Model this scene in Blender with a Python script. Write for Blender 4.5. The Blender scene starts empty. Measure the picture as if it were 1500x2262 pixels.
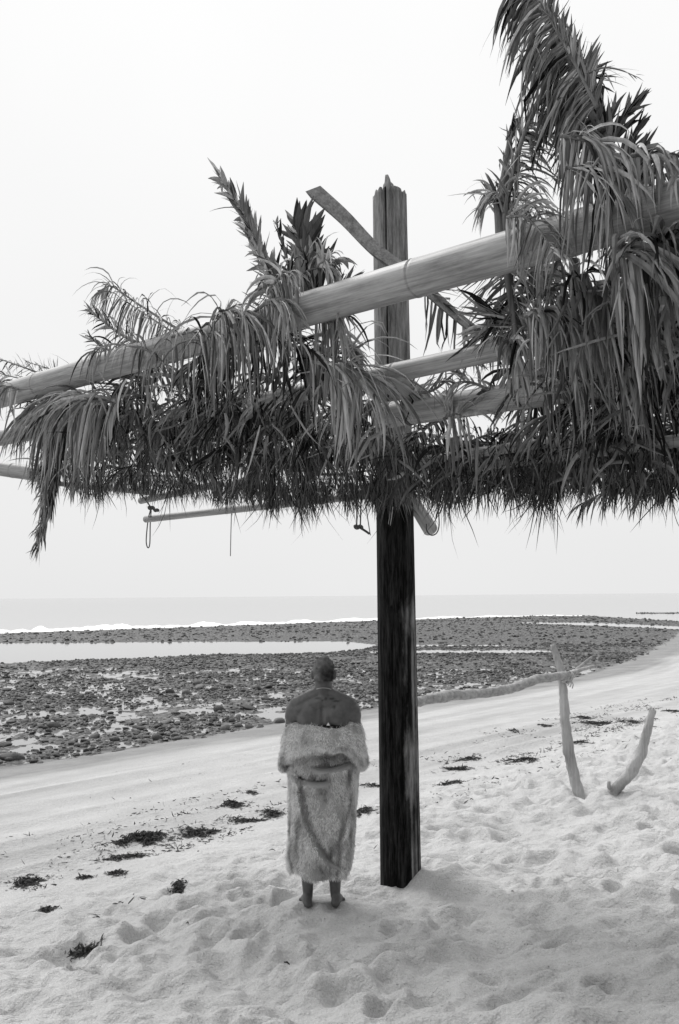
import bpy, bmesh, math
import numpy as np
from mathutils import Vector, Matrix

sc = bpy.context.scene
COL = sc.collection
rng = np.random.default_rng(11)

# ------------------------------------------------------------------ camera
FPX = 35.0 / 36.0 * 2262.0          # focal length in pixels of the 1500 x 2262 photograph
PITCH, ROLL = math.radians(4.80), math.radians(0.48)
CAM = np.array([0.0, 0.0, 2.15])
_f = np.array([0, math.cos(PITCH), math.sin(PITCH)])
_r0 = np.array([1.0, 0, 0]); _u0 = np.cross(_r0, _f)
_r = math.cos(ROLL) * _r0 - math.sin(ROLL) * _u0
_u = math.sin(ROLL) * _r0 + math.cos(ROLL) * _u0
cam_d = bpy.data.cameras.new('camera')
cam = bpy.data.objects.new('camera', cam_d); COL.objects.link(cam)
cam_d.sensor_fit = 'VERTICAL'; cam_d.sensor_height = 36.0; cam_d.sensor_width = 24.0
cam_d.lens = 35.0; cam_d.clip_start = 0.05; cam_d.clip_end = 20000
cam.matrix_world = Matrix(((_r[0], _u[0], -_f[0], CAM[0]), (_r[1], _u[1], -_f[1], CAM[1]),
                           (_r[2], _u[2], -_f[2], CAM[2]), (0, 0, 0, 1)))
sc.camera = cam

# ------------------------------------------------------------------ sky, sun, exposure
SUN_EL, SUN_AZ = 50.0, -38.0        # degrees; azimuth from +Y (out to sea), negative = left
world = bpy.data.worlds.new('World'); sc.world = world; world.use_nodes = True
nt = world.node_tree; nt.nodes.clear()
N = nt.nodes.new
out = N('ShaderNodeOutputWorld'); bg = N('ShaderNodeBackground'); bg.inputs[1].default_value = 0.10
sky = N('ShaderNodeTexSky'); sky.sky_type = 'NISHITA'; sky.sun_disc = False
sky.sun_elevation = math.radians(SUN_EL); sky.sun_rotation = math.radians(SUN_AZ)
sky.dust_density = 4.0
bw = N('ShaderNodeRGBToBW'); nt.links.new(sky.outputs[0], bw.inputs[0])
tc = N('ShaderNodeTexCoord'); sep = N('ShaderNodeSeparateXYZ'); nt.links.new(tc.outputs['Generated'], sep.inputs[0])
ramp = N('ShaderNodeMapRange'); ramp.inputs['From Min'].default_value = 0.0; ramp.inputs['From Max'].default_value = 1.0
ramp.inputs['To Min'].default_value = 6.3; ramp.inputs['To Max'].default_value = 8.2
nt.links.new(sep.outputs[2], ramp.inputs[0])
cl = N('ShaderNodeTexNoise'); cl.inputs['Scale'].default_value = 1.6; cl.inputs['Detail'].default_value = 3
nt.links.new(tc.outputs['Generated'], cl.inputs['Vector'])
clm = N('ShaderNodeMapRange'); clm.inputs['To Min'].default_value = 0.965; clm.inputs['To Max'].default_value = 1.035
clm.inputs['From Min'].default_value = 0.3; clm.inputs['From Max'].default_value = 0.7
nt.links.new(cl.outputs[0], clm.inputs[0])
mul = N('ShaderNodeMath'); mul.operation = 'MULTIPLY'
nt.links.new(ramp.outputs[0], mul.inputs[0]); nt.links.new(clm.outputs[0], mul.inputs[1])
mix = N('ShaderNodeMix'); mix.data_type = 'FLOAT'; mix.inputs[0].default_value = 0.985   # overcast deck over the clear sky
nt.links.new(bw.outputs[0], mix.inputs[2]); nt.links.new(mul.outputs[0], mix.inputs[3])
nt.links.new(mix.outputs[0], bg.inputs[0]); nt.links.new(bg.outputs[0], out.inputs[0])
sun_d = bpy.data.lights.new('sun', 'SUN'); sun = bpy.data.objects.new('sun', sun_d); COL.objects.link(sun)
sun_d.energy = 1.6; sun_d.angle = math.radians(24); sun_d.color = (1.0, 0.99, 0.98)
el, az = math.radians(SUN_EL), math.radians(SUN_AZ)
sdir = Vector((math.sin(az) * math.cos(el), math.cos(az) * math.cos(el), math.sin(el)))
sun.rotation_euler = sdir.to_track_quat('Z', 'Y').to_euler(); sun.location = (0, 0, 30)
sc.view_settings.view_transform = 'Standard'; sc.view_settings.look = 'None'
sc.view_settings.exposure = 0.40; sc.view_settings.gamma = 1.0; sc.view_settings.use_curve_mapping = False
sc.cycles.max_bounces = 6

# ------------------------------------------------------------------ helpers
def nrm(a):
    a = np.asarray(a, float)
    return a / np.maximum(np.linalg.norm(a, axis=-1, keepdims=True), 1e-9)
def ray(px, py):
    return _f + _r * ((px - 750.0) / FPX) - _u * ((py - 1131.0) / FPX)
def at(px, py, y):
    d = ray(px, py); return CAM + d * (y / d[1])
def on_z(px, py, z):
    d = ray(px, py); return CAM + d * ((z - CAM[2]) / d[2])
def on_plane(px, py, p0, n):
    d = ray(px, py); return CAM + d * (np.dot(p0 - CAM, n) / np.dot(d, n))
def proj(P):
    q = np.asarray(P, float) - CAM
    z = np.maximum(q @ _f, 1e-6)
    return 750 + FPX * (q @ _r) / z, 1131 - FPX * (q @ _u) / z
def sstep(a, b, x):
    t = np.clip((np.asarray(x, float) - a) / (b - a), 0, 1); return t * t * (3 - 2 * t)

def _hash(ix, iy, seed):
    h = (ix.astype(np.int64) * 374761393 + iy.astype(np.int64) * 668265263 + seed * 974634541) & 0x7fffffff
    h = ((h ^ (h >> 13)) * 1274126177) & 0x7fffffff
    return ((h ^ (h >> 16)) & 0xffff) / 65535.0
def vnoise(x, y, seed=0):
    x = np.asarray(x, float); y = np.asarray(y, float)
    ix, iy = np.floor(x), np.floor(y); fx, fy = x - ix, y - iy
    fx = fx * fx * (3 - 2 * fx); fy = fy * fy * (3 - 2 * fy)
    a, b = _hash(ix, iy, seed), _hash(ix + 1, iy, seed)
    c, d = _hash(ix, iy + 1, seed), _hash(ix + 1, iy + 1, seed)
    return (a * (1 - fx) + b * fx) * (1 - fy) + (c * (1 - fx) + d * fx) * fy
def fbm(x, y, seed=0, octv=4):
    s, amp, tot = 0, 1, 0
    for o in range(octv):
        s = s + amp * vnoise(x * 2 ** o + 17 * o, y * 2 ** o - 9 * o, seed + o); tot += amp; amp *= 0.5
    return s / tot - 0.5

def mesh(name, V, Fc, mat=None, parent=None, smooth=True, attrs=None):
    """V (n,3); Fc a list of (m,k) index arrays; attrs {name: per-vertex float}."""
    me = bpy.data.meshes.new(name); V = np.asarray(V, np.float32)
    if not isinstance(Fc, list): Fc = [Fc]
    Fc = [np.asarray(f, np.int32) for f in Fc if len(f)]
    me.vertices.add(len(V)); me.vertices.foreach_set('co', V.ravel())
    tot = np.concatenate([np.full(len(f), f.shape[1], np.int32) for f in Fc])
    idx = np.concatenate([f.ravel() for f in Fc])
    me.loops.add(len(idx)); me.loops.foreach_set('vertex_index', idx)
    me.polygons.add(len(tot))
    st = np.zeros(len(tot), np.int32); st[1:] = np.cumsum(tot)[:-1]
    me.polygons.foreach_set('loop_start', st); me.polygons.foreach_set('loop_total', tot)
    me.polygons.foreach_set('use_smooth', np.full(len(tot), smooth))
    for k, a in (attrs or {}).items():
        at_ = me.attributes.new(k, 'FLOAT', 'POINT'); at_.data.foreach_set('value', np.asarray(a, np.float32))
    me.update(calc_edges=True); me.validate()
    if mat: me.materials.append(mat)
    o = bpy.data.objects.new(name, me); COL.objects.link(o)
    if parent: o.parent = parent; o.matrix_parent_inverse = parent.matrix_world.inverted()
    return o
def tag(o, label=None, cat=None, group=None, kind=None):
    for k, v in (('label', label), ('category', cat), ('group', group), ('kind', kind)):
        if v: o[k] = v
    return o
def empty(name, loc):
    o = bpy.data.objects.new(name, None); COL.objects.link(o); o.location = Vector(loc); o.empty_display_size = 0.2
    bpy.context.view_layer.update(); return o

def tube_arrays(P, R, seg=10, cap=True, flat=None, twist=0.0, wob=0.0):
    """Tube along points P with radii R; flat=(n, k): squash by k along n. Returns V, faces."""
    P = np.asarray(P, float); n = len(P); R = np.broadcast_to(np.asarray(R, float), (n,))
    T = nrm(np.gradient(P, axis=0)); ref = np.array([0, 0, 1.0]) if abs(T[0][2]) < 0.9 else np.array([1.0, 0, 0])
    a = nrm(np.cross(T[0], ref)); V = []
    for i in range(n):
        a = nrm(a - T[i] * np.dot(a, T[i])); b = np.cross(T[i], a)
        th = np.linspace(0, 2 * np.pi, seg, endpoint=False) + twist * i
        rr = R[i] * (1 + wob * (rng.random(seg) - 0.5))
        ring = P[i] + np.outer(np.cos(th) * rr, a) + np.outer(np.sin(th) * rr, b)
        if flat is not None:
            d = ring - P[i]; ring = ring - np.outer(d @ flat[0], flat[0]) * (1 - flat[1])
        V.append(ring)
    V = np.concatenate(V)
    i, j = np.meshgrid(np.arange(n - 1), np.arange(seg), indexing='ij'); i = i.ravel(); j = j.ravel(); k = (j + 1) % seg
    Q = np.stack([i * seg + j, i * seg + k, (i + 1) * seg + k, (i + 1) * seg + j], 1); Fs = [Q]
    if cap:
        V = np.concatenate([V, P[:1], P[-1:]]); c0, c1 = n * seg, n * seg + 1; j = np.arange(seg); k = (j + 1) % seg
        Fs.append(np.concatenate([np.stack([np.full(seg, c0), k, j], 1), np.stack([np.full(seg, c1), (n - 1) * seg + j, (n - 1) * seg + k], 1)]))
    return V, Fs
def join(parts):
    V, Q, T, off = [], [], [], 0
    for v, fs in parts:
        V.append(v)
        for f in (fs if isinstance(fs, list) else [fs]):
            (Q if f.shape[1] == 4 else T).append(f + off)
        off += len(v)
    return np.concatenate(V), [np.concatenate(x) for x in (Q, T) if x]
def smooth_path(pts, n):
    """Catmull-Rom through pts."""
    P = np.asarray(pts, float); P = np.vstack([2 * P[0] - P[1], P, 2 * P[-1] - P[-2]]); m = len(P) - 3
    t = np.linspace(0, m - 1e-6, n); i = t.astype(int); f = (t - i)[:, None]
    a, b, c, d = P[i], P[i + 1], P[i + 2], P[i + 3]
    return 0.5 * (2 * b + (c - a) * f + (2 * a - 5 * b + 4 * c - d) * f ** 2 + (3 * b - a - 3 * c + d) * f ** 3)

# ------------------------------------------------------------------ materials
class Mat:
    def __init__(s, name, rough=0.8, spec=0.3):
        s.m = bpy.data.materials.new(name); s.m.use_nodes = True; s.t = s.m.node_tree
        s.b = s.t.nodes['Principled BSDF']; s.b.inputs['Roughness'].default_value = rough
        s.b.inputs['Specular IOR Level'].default_value = spec
        s.tc = s.t.nodes.new('ShaderNodeTexCoord')
    def n(s, kind, **kw):
        x = s.t.nodes.new(kind)
        for k, v in kw.items():
            if k in x.inputs: x.inputs[k].default_value = v
            else: setattr(x, k, v)
        return x
    def l(s, a, b): s.t.links.new(a, b)
    def coord(s, scale=(1, 1, 1), which='Object'):
        m = s.n('ShaderNodeMapping'); m.inputs['Scale'].default_value = scale; s.l(s.tc.outputs[which], m.inputs[0]); return m.outputs[0]
    def noise(s, scale, detail=4, rough=0.55, vec=None):
        x = s.n('ShaderNodeTexNoise'); x.inputs['Scale'].default_value = scale; x.inputs['Detail'].default_value = detail
        x.inputs['Roughness'].default_value = rough; s.l(vec or s.tc.outputs['Object'], x.inputs['Vector']); return x.outputs[0]
    def rng(s, v, a, b, c, d):
        x = s.n('ShaderNodeMapRange')
        for k, q in (('From Min', a), ('From Max', b), ('To Min', c), ('To Max', d)): x.inputs[k].default_value = q
        s.l(v, x.inputs[0]); return x.outputs[0]
    def math(s, op, a, b=None):
        x = s.n('ShaderNodeMath'); x.operation = op
        for i, q in enumerate((a, b)):
            if q is None: continue
            if isinstance(q, (int, float)): x.inputs[i].default_value = q
            else: s.l(q, x.inputs[i])
        return x.outputs[0]
    def mixf(s, f, a, b):
        x = s.n('ShaderNodeMix'); x.data_type = 'FLOAT'
        for i, q in ((0, f), (2, a), (3, b)):
            if isinstance(q, (int, float)): x.inputs[i].default_value = q
            else: s.l(q, x.inputs[i])
        return x.outputs[0]
    def attr(s, name):
        x = s.n('ShaderNodeAttribute'); x.attribute_name = name; return x.outputs['Fac']
    def grey(s, v):
        if isinstance(v, (int, float)): s.b.inputs['Base Color'].default_value = (v, v, v, 1)
        else: s.l(v, s.b.inputs['Base Color'])
    def bump(s, h, strength, dist):
        x = s.n('ShaderNodeBump'); x.inputs['Strength'].default_value = strength; x.inputs['Distance'].default_value = dist
        s.l(h, x.inputs['Height']); s.l(x.outputs[0], s.b.inputs['Normal'])

def mat_ground():
    m = Mat('beach_sand', 0.9, 0.2)
    g = m.noise(90, 3, 0.7); mid = m.noise(2.2, 5, 0.6); fine = m.noise(420, 2, 0.6)
    sand = m.math('ADD', m.rng(mid, 0.3, 0.7, 0.54, 0.64), m.rng(g, 0.3, 0.7, -0.09, 0.09))
    speck = m.rng(m.noise(48, 2, 0.5), 0.68, 0.74, 0.0, 0.26)
    sand = m.math('SUBTRACT', sand, speck)
    streak = m.noise(1.0, 5, 0.65, m.coord((1, 1, 1), 'Object'))
    wet = m.attr('wet'); gr = m.attr('flat')
    damp = m.math('ADD', m.rng(streak, 0.3, 0.7, 0.24, 0.36), m.rng(g, 0.3, 0.7, -0.04, 0.04))
    c = m.mixf(wet, sand, damp)
    vo = m.n('ShaderNodeTexVoronoi'); vo.inputs['Scale'].default_value = 11; m.l(m.tc.outputs['Object'], vo.inputs['Vector'])
    gravel = m.math('MULTIPLY', m.rng(m.noise(5, 6, 0.8), 0.40, 0.62, 0.02, 0.16), m.rng(vo.outputs['Color'], 0.1, 0.9, 0.3, 2.2))
    c = m.mixf(gr, c, gravel); m.grey(c)
    m.l(m.mixf(gr, 0.92, 0.6), m.b.inputs['Roughness'])
    h = m.math('ADD', m.math('MULTIPLY', g, 0.6), m.math('MULTIPLY', m.noise(18, 4, 0.6), 2.2))
    m.bump(h, 0.9, 0.020); return m.m
def mat_water(name, rough, s1, st, sc3=(1, 1, 1), dist=.05):
    m = Mat(name, rough, 0.5); m.grey(0.22); m.b.inputs['IOR'].default_value = 1.33
    v = m.coord(sc3)
    m.bump(m.noise(s1, 4, 0.65, v), st, dist); return m.m
def mat_leaf(name, lo, hi):
    m = Mat(name, 0.62, 0.25); t = m.attr('tone')
    st = m.noise(40, 3, 0.6, m.coord((1, 1, 0.15)))
    c = m.math('MULTIPLY', m.rng(t, 0, 1, lo, hi), m.rng(st, 0.3, 0.7, 0.72, 1.25)); m.grey(c)
    tr = m.n('ShaderNodeBsdfTranslucent'); ms = m.n('ShaderNodeMixShader'); ms.inputs[0].default_value = 0.05
    m.l(c, tr.inputs[0]); o = m.t.nodes['Material Output']
    m.l(m.b.outputs[0], ms.inputs[1]); m.l(tr.outputs[0], ms.inputs[2]); m.l(ms.outputs[0], o.inputs[0]); return m.m
def mat_bamboo():
    m = Mat('bamboo', 0.5, 0.35)
    a = m.attr('along'); r = m.attr('round')
    cmb = m.n('ShaderNodeCombineXYZ'); m.l(m.math('MULTIPLY', a, 0.7), cmb.inputs[0]); m.l(m.math('MULTIPLY', r, 34), cmb.inputs[1])
    st = m.noise(1.0, 4, 0.6, cmb.outputs[0])
    cmb2 = m.n('ShaderNodeCombineXYZ'); m.l(m.math('MULTIPLY', a, 2.0), cmb2.inputs[0]); m.l(m.math('MULTIPLY', r, 5), cmb2.inputs[1])
    bl = m.noise(1.0, 5, 0.7, cmb2.outputs[0])
    c = m.math('MULTIPLY', m.rng(st, 0.3, 0.7, 0.27, 0.46), m.rng(bl, 0.32, 0.62, 0.5, 1.15))
    c = m.math('MULTIPLY', c, m.rng(m.attr('crack'), 0, 1, 1.0, 0.18)); m.grey(c)
    m.bump(st, 0.25, 0.004); return m.m
def mat_wood(name, lo, hi, long=0.9, rough=0.85):
    m = Mat(name, rough, 0.2)
    st = m.noise(22, 6, 0.7, m.coord((1, 1, 0.045))); st2 = m.noise(60, 4, 0.7, m.coord((1, 1, 0.03))); bl = m.noise(1.6, 4, 0.6)
    c = m.math('MULTIPLY', m.rng(m.math('ADD', m.math('MULTIPLY', st, 0.6), m.math('MULTIPLY', st2, 0.4)), 0.36, 0.64, lo, hi), m.rng(bl, 0.3, 0.7, 0.65, 1.2))
    m.grey(c); m.bump(m.math('ADD', st, m.math('MULTIPLY', st2, 0.6)), 0.7, 0.012); return m.m
def mat_post():
    m = Mat('weathered_post', 0.75, 0.25)
    st = m.noise(24, 7, 0.75, m.coord((1, 1, 0.09))); st2 = m.noise(70, 5, 0.75, m.coord((1, 1, 0.08))); bl = m.noise(2.4, 6, 0.7, m.coord((1, 1, 0.5)))
    grain = m.math('ADD', m.math('MULTIPLY', st, 0.6), m.math('MULTIPLY', st2, 0.4))
    bare = m.rng(grain, 0.38, 0.64, 0.06, 0.42); tar_shade = m.rng(grain, 0.46, 0.72, 0.002, 0.075)
    f = m.math('ADD', m.attr('tar_shade'), m.rng(bl, 0.35, 0.65, -0.25, 0.25))
    c = m.mixf(m.rng(f, 0.3, 0.7, 0, 1), bare, tar_shade); m.grey(c)  # post darkens by stain and by painted roof shade
    m.bump(grain, 0.9, 0.014); return m.m
def mat_fur():
    m = Mat('fur', 0.65, 0.2); t = m.attr('tone'); m.grey(m.rng(t, 0, 1, 0.06, 0.92)); return m.m
def mat_skin():
    m = Mat('skin', 0.42, 0.45); n = m.noise(14, 5, 0.6); bl = m.noise(45, 3, 0.6)
    c = m.math('MULTIPLY', m.rng(n, 0.3, 0.7, 0.085, 0.135), m.rng(bl, 0.3, 0.7, 0.88, 1.1))
    c = m.mixf(m.attr('ink'), c, 0.012); m.grey(c); m.bump(n, 0.15, 0.01)
    m.b.inputs['Subsurface Weight'].default_value = 0.08; m.b.inputs['Subsurface Radius'].default_value = (0.01, 0.01, 0.01); return m.m
def mat_plain(name, v, rough=0.8, var=0.25, scale=12, spec=0.25):
    m = Mat(name, rough, spec); n = m.noise(scale, 5, 0.65)
    m.grey(m.rng(n, 0.3, 0.7, v * (1 - var), v * (1 + var))); m.bump(n, 0.4, 0.01); return m.m
def mat_hair():
    m = Mat('cropped_hair', 0.7, 0.2); n = m.noise(30, 4, 0.7); m.grey(m.math('MULTIPLY', m.rng(m.attr('tone'), 0, 1, 0.014, 0.24), m.rng(n, 0.3, 0.7, 0.6, 1.4))); return m.m
def mat_rock():
    m = Mat('tidal_rock', 0.6, 0.4); n = m.noise(9, 5, 0.7); t = m.attr('tone')
    i = m.n('ShaderNodeObjectInfo')
    c = m.math('MULTIPLY', m.rng(n, 0.3, 0.7, 0.5, 1.4), m.rng(t, 0, 1, 0.028, 0.13)); m.grey(c); m.bump(n, 0.6, 0.03); return m.m
M_ground = mat_ground(); M_sea = mat_water('sea_water', 0.12, 1.0, 0.16, (.03, .16, 1), .4); M_sea.node_tree.nodes['Principled BSDF'].inputs['Base Color'].default_value = (.34, .34, .34, 1); M_pool = mat_water('pool_water', 0.06, 1.5, 0.06)
M_leaf = mat_leaf('dry_palm', 0.004, 0.62); M_rib = mat_wood('palm_midrib', 0.09, 0.30)
M_bam = mat_bamboo(); M_post = mat_post(); M_post.node_tree.nodes['Principled BSDF'].inputs['Specular IOR Level'].default_value = .1; M_drift = mat_wood('driftwood', 0.30, 0.54); M_driftrail = mat_plain('driftwood_log', 0.34, 0.9, 0.4, 22); M_fur = mat_fur(); M_skin = mat_skin()
M_rope = mat_plain('rope', 0.10, 0.9, 0.4, 60); M_palerope = mat_plain('pale_rope', 0.42, 0.9, 0.3, 60)
M_weed = mat_plain('seaweed', 0.05, 0.6, 0.7, 14); M_rock = mat_rock(); M_foam = mat_plain('foam', 0.88, 0.9, 0.05, 3)
M_hair = mat_hair(); M_dark = mat_plain('dark_lining', 0.012, 0.9, 0.2, 20); M_white = mat_plain('white_cloth', 0.8, 0.8, 0.05, 20)
M_metal = mat_plain('silver', 0.5, 0.35, 0.1, 20)

# ------------------------------------------------------------------ terrain
CS, SN = 0.785, 0.62
def shore(x, y):
    s = -CS * x + SN * y; w = SN * x + CS * y
    return s - 3.1 * (np.clip(w - 35, 0, 48) / 14.6) ** 1.2 - 0.16 * np.maximum(w - 83, 0), w
SEA = -1.0
def zbase(x, y):
    s, w = shore(x, y)
    z = np.where(s < 4.33, 0.55 - 0.127 * s, -0.081 * (s - 4.33))
    k = 0.10
    z = np.log(np.exp(np.clip(z / k, -60, 60)) + np.exp((SEA + 0.01) / k)) * k     # soft meeting with the tidal flat
    return z + 10.0 * sstep(1.2, 9.5, CS * x - SN * y)     # added unseen dark bank behind the camera, dims sand, post and thatch
# trampled dry sand and tide ridges: a height map of the near beach, 2 cm cells
HX0, HY0, HC, HW, HH = -8.0, 1.0, 0.02, 900, 1000
hx = HX0 + HC * np.arange(HW); hy = HY0 + HC * np.arange(HH); GX, GY = np.meshgrid(hx, hy)
gs, gw = shore(GX, GY)
hm = np.zeros_like(GX)
dry = 1 - sstep(5.6, 7.6, gs + 1.2 * fbm(GX * 0.5, GY * 0.5, 5))
hm += dry * (0.13 * fbm(GX * 1.2, GY * 1.2, 21, 4) + 0.13 * fbm(GX * 3.4, GY * 3.4, 31, 4) + 0.055 * fbm(GX * 9.0, GY * 9.0, 37, 2))
def stamp(cx, cy, ra, rb, ang, depth, rim=0.35):
    R = 2.2 * max(ra, rb)
    i0, i1 = int((cx - R - HX0) / HC), int((cx + R - HX0) / HC) + 1; j0, j1 = int((cy - R - HY0) / HC), int((cy + R - HY0) / HC) + 1
    i0, j0 = max(i0, 0), max(j0, 0); i1, j1 = min(i1, HW), min(j1, HH)
    if i1 <= i0 or j1 <= j0: return
    X, Y = GX[j0:j1, i0:i1] - cx, GY[j0:j1, i0:i1] - cy
    a = (X * math.cos(ang) + Y * math.sin(ang)) / ra; b = (-X * math.sin(ang) + Y * math.cos(ang)) / rb
    q = a * a + b * b
    hm[j0:j1, i0:i1] += depth * (-np.exp(-q * 1.4) + rim * np.exp(-(np.sqrt(q) - 1.35) ** 2 * 5)) * dry[j0:j1, i0:i1]
for k in range(4200):
    cx, cy = rng.uniform(-7, 9), rng.uniform(2, 19)
    s_, w_ = shore(cx, cy)
    if s_ > 7.2 or s_ < -6: continue
    big = rng.random()
    stamp(cx, cy, rng.uniform(0.09, 0.2) * (0.5 + big), rng.uniform(0.06, 0.12) * (0.5 + big), rng.uniform(0, 3.14), rng.uniform(0.02, 0.07), rng.uniform(.2, .6))
# tide ridges on the smooth slope, parallel to the shore
wq = gs + 0.25 * fbm(gw * 0.35, gs * 0.9, 77, 3) + 0.02 * gw
ridge = np.zeros_like(hm)
for s0, hgt, wd in ((7.9, 0.035, 0.10), (8.7, 0.03, 0.12), (9.3, 0.03, 0.08), (10.4, 0.022, 0.12), (11.6, 0.02, 0.12), (13.0, 0.02, 0.15)):
    ridge += 1.9 * hgt * np.exp(-np.abs((wq - s0) / wd) ** 1.5 * np.where(wq > s0, 3.0, 0.6)) * (0.4 + 1.2 * vnoise(gw * 0.5, gs * 0 + s0, 91))
hm += (1 - dry) * (ridge + 0.02 * fbm(GX * 0.9, GY * 0.9, 12, 3) + 0.012 * fbm(gw * 0.8, gs * 4.0, 13, 3))
PER = at(710, 2003, 6.8)       # where the person stands
POST0 = at(886, 1945, 7.6)     # foot of the shelter's post
def bumpat(cx, cy, r, h):
    global hm
    hm += h * np.exp(-((GX - cx) ** 2 + (GY - cy) ** 2) / r ** 2)
bumpat(POST0[0] + 0.35, POST0[1] - 0.12, 0.30, 0.10); bumpat(POST0[0] - 0.25, POST0[1] - 0.15, 0.2, 0.03)
def flat_disc(cx, cy, r, z):
    global hm
    f = np.exp(-(((GX - cx) ** 2 + (GY - cy) ** 2) / r ** 2) ** 2)
    hm = hm * (1 - f) + f * (z - zbase(GX, GY))
flat_disc(PER[0], PER[1] + 0.05, 0.34, PER[2] + 0.014)
for fx in (-0.093, 0.096): stamp(PER[0] + fx, PER[1] - 0.10, 0.07, 0.09, 0.3, 0.03, 0.5)
for px, py, ra in ((550, 2010, 0.13), (290, 2258, 0.14), (1230, 2140, 0.12), (470, 2100, 0.15), (1060, 1910, 0.12), (370, 2160, 0.2), (1100, 2130, 0.2), (700, 2125, 0.2)):
    p = on_z(px, py, 0.1); stamp(p[0], p[1], ra, ra * 0.6, 0.5, 0.05, 0.5)
edge = np.minimum.reduce([GX - HX0, hx[-1] - GX, GY - HY0, hy[-1] - GY]); hm *= sstep(0, 1.0, edge)
def hmap(x, y):
    x = np.asarray(x, float); y = np.asarray(y, float)
    fx, fy = (x - HX0) / HC, (y - HY0) / HC
    ok = (fx > 0) & (fx < HW - 2) & (fy > 0) & (fy < HH - 2)
    fx = np.clip(fx, 0, HW - 2.001); fy = np.clip(fy, 0, HH - 2.001); i, j = fx.astype(int), fy.astype(int); u, v = fx - i, fy - j
    h = (hm[j, i] * (1 - u) + hm[j, i + 1] * u) * (1 - v) + (hm[j + 1, i] * (1 - u) + hm[j + 1, i + 1] * u) * v
    return np.where(ok, h, 0)
# tidal flat: gravel banks between pools, from points on the flat
def I(px, pts): return np.interp(px, [p[0] for p in pts], [p[1] for p in pts])
SEAEDGE = [(-1500, 1430), (0, 1399), (500, 1382), (840, 1370), (1000, 1365), (1200, 1360), (1300, 1360), (1500, 1372), (2600, 1412)]
P1T = [(-1500, 1436), (0, 1421), (400, 1418), (760, 1417), (820, 1424)]; P1B = [(-1500, 1500), (0, 1466), (300, 1455), (500, 1446), (700, 1443), (790, 1436), (830, 1427)]
P2T = [(1150, 1375), (1300, 1375), (1500, 1384), (2600, 1425)]; P2B = [(1150, 1376), (1300, 1381), (1500, 1390), (2600, 1440)]
def flat_h(x, y):
    """height over SEA of the tidal flat"""
    P = np.stack([x, y, np.full_like(x, SEA)], -1); px, py = proj(P)
    d = np.maximum(y, 1.0)
    wob = 2.2 * fbm(px / 40.0, py / 9.0, 51, 3)
    py = py + wob * np.clip(60 / d, 0.4, 1.5)
    land = np.minimum(py - I(px, SEAEDGE), 60.0)                   # > 0 : landward of the sea's edge
    def pool(t, b, x0, x1):
        return np.where((px > x0) & (px < x1), np.minimum(py - I(px, t), I(px, b) - py), -50)
    w = np.maximum.reduce([pool(P1T, P1B, -1e9, 830), pool(P2T, P2B, 1150, 1e9),
                           4 - np.abs(py - 1439.5) - np.maximum(0, px - 1180) * 0.09 - np.maximum(0, 860 - px) * 0.06,
                           1.5 - np.abs(py - 1426) - np.maximum(0, px - 1100) * 0.05 - np.maximum(0, 905 - px) * 0.05])
    spit = np.where(px > 1405, 2.0 - np.abs(py - 1354.5), -50)
    wet = np.maximum(np.minimum(w, 8), np.minimum(-land, 8))
    wet = np.where(spit > 0, -spit, wet)
    far = sstep(40, 70, d)
    n = 0.28 * fbm(x * 0.33, y * 0.33, 61, 4) + 1.0 * fbm(x * 3.0, y * 2.0, 62, 4)
    h = 0.004 + 0.11 * n + 0.045 * far
    band = sstep(1478, 1462, py) * sstep(1440, 1452, py)            # the drier rim of the near bank
    h = h + 0.05 * band
    return np.where(wet > -1.5, np.minimum(h, -0.05 * (wet + 0.6)), h)
def height(x, y):
    x = np.asarray(x, float); y = np.asarray(y, float)
    z = zbase(x, y) + hmap(x, y); s, w = shore(x, y)
    f = sstep(15.6, 17.2, s + 0.8 * fbm(x * 0.4, y * 0.4, 41, 3)) * (y > 5)
    return np.where(f > 0, z * (1 - f) + f * (SEA + flat_h(x, y)), z)
def ground_at(px, py):
    lo, hi = 1.5, 160.0
    d = ray(px, py); ts = np.geomspace(1.5, 200, 3000); P = CAM + ts[:, None] * d
    below = np.nonzero(P[:, 2] < height(P[:, 0], P[:, 1]))[0]
    return P[below[0]] if len(below) else P[-1]

rows = [0.3, 0.9, 1.5, 2.0, 2.5]
while rows[-1] < 170: rows.append(rows[-1] + max(0.017, 0.0045 * rows[-1]))
rows += [200, 300, 500, 1000, 2500, 9000]
rows = np.array(rows)
ang = np.concatenate([np.linspace(-0.40, 0.40, 440), np.linspace(0.41, 0.9, 36), np.linspace(0.95, 2 * np.pi - 0.95, 46), np.linspace(2 * np.pi - 0.9, 2 * np.pi - 0.41, 36)])
RR, AA = np.meshgrid(rows, ang, indexing='ij'); X, Y = RR * np.sin(AA), RR * np.cos(AA)
s_, w_ = shore(X, Y); Z = height(X, Y); Z = np.where((RR > 190) & (s_ > 10), -4.0, Z)
na, nr = len(ang), len(rows)
i, j = np.meshgrid(np.arange(nr - 1), np.arange(na), indexing='ij'); i = i.ravel(); j = j.ravel(); k = (j + 1) % na
Q = np.stack([i * na + j, i * na + k, (i + 1) * na + k, (i + 1) * na + j], 1)
ns = s_ + 0.7 * fbm(X * 0.5, Y * 0.5, 43, 3)
wetv = 0.85 * sstep(13.4, 15.6, ns) + sstep(7.0, 8.2, ns) * (0.26 + 0.85 * np.clip(fbm(w_ * 0.22, s_ * 2.6 + 0.3 * fbm(w_ * .3, s_, 3), 88, 4), -.2, .4)); flatv = np.maximum(sstep(16.2, 16.9, ns) * (Y > 4), sstep(1.6, 2.6, CS * X - SN * Y))  # the added bank behind the camera takes the dark gravel tone too
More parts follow.
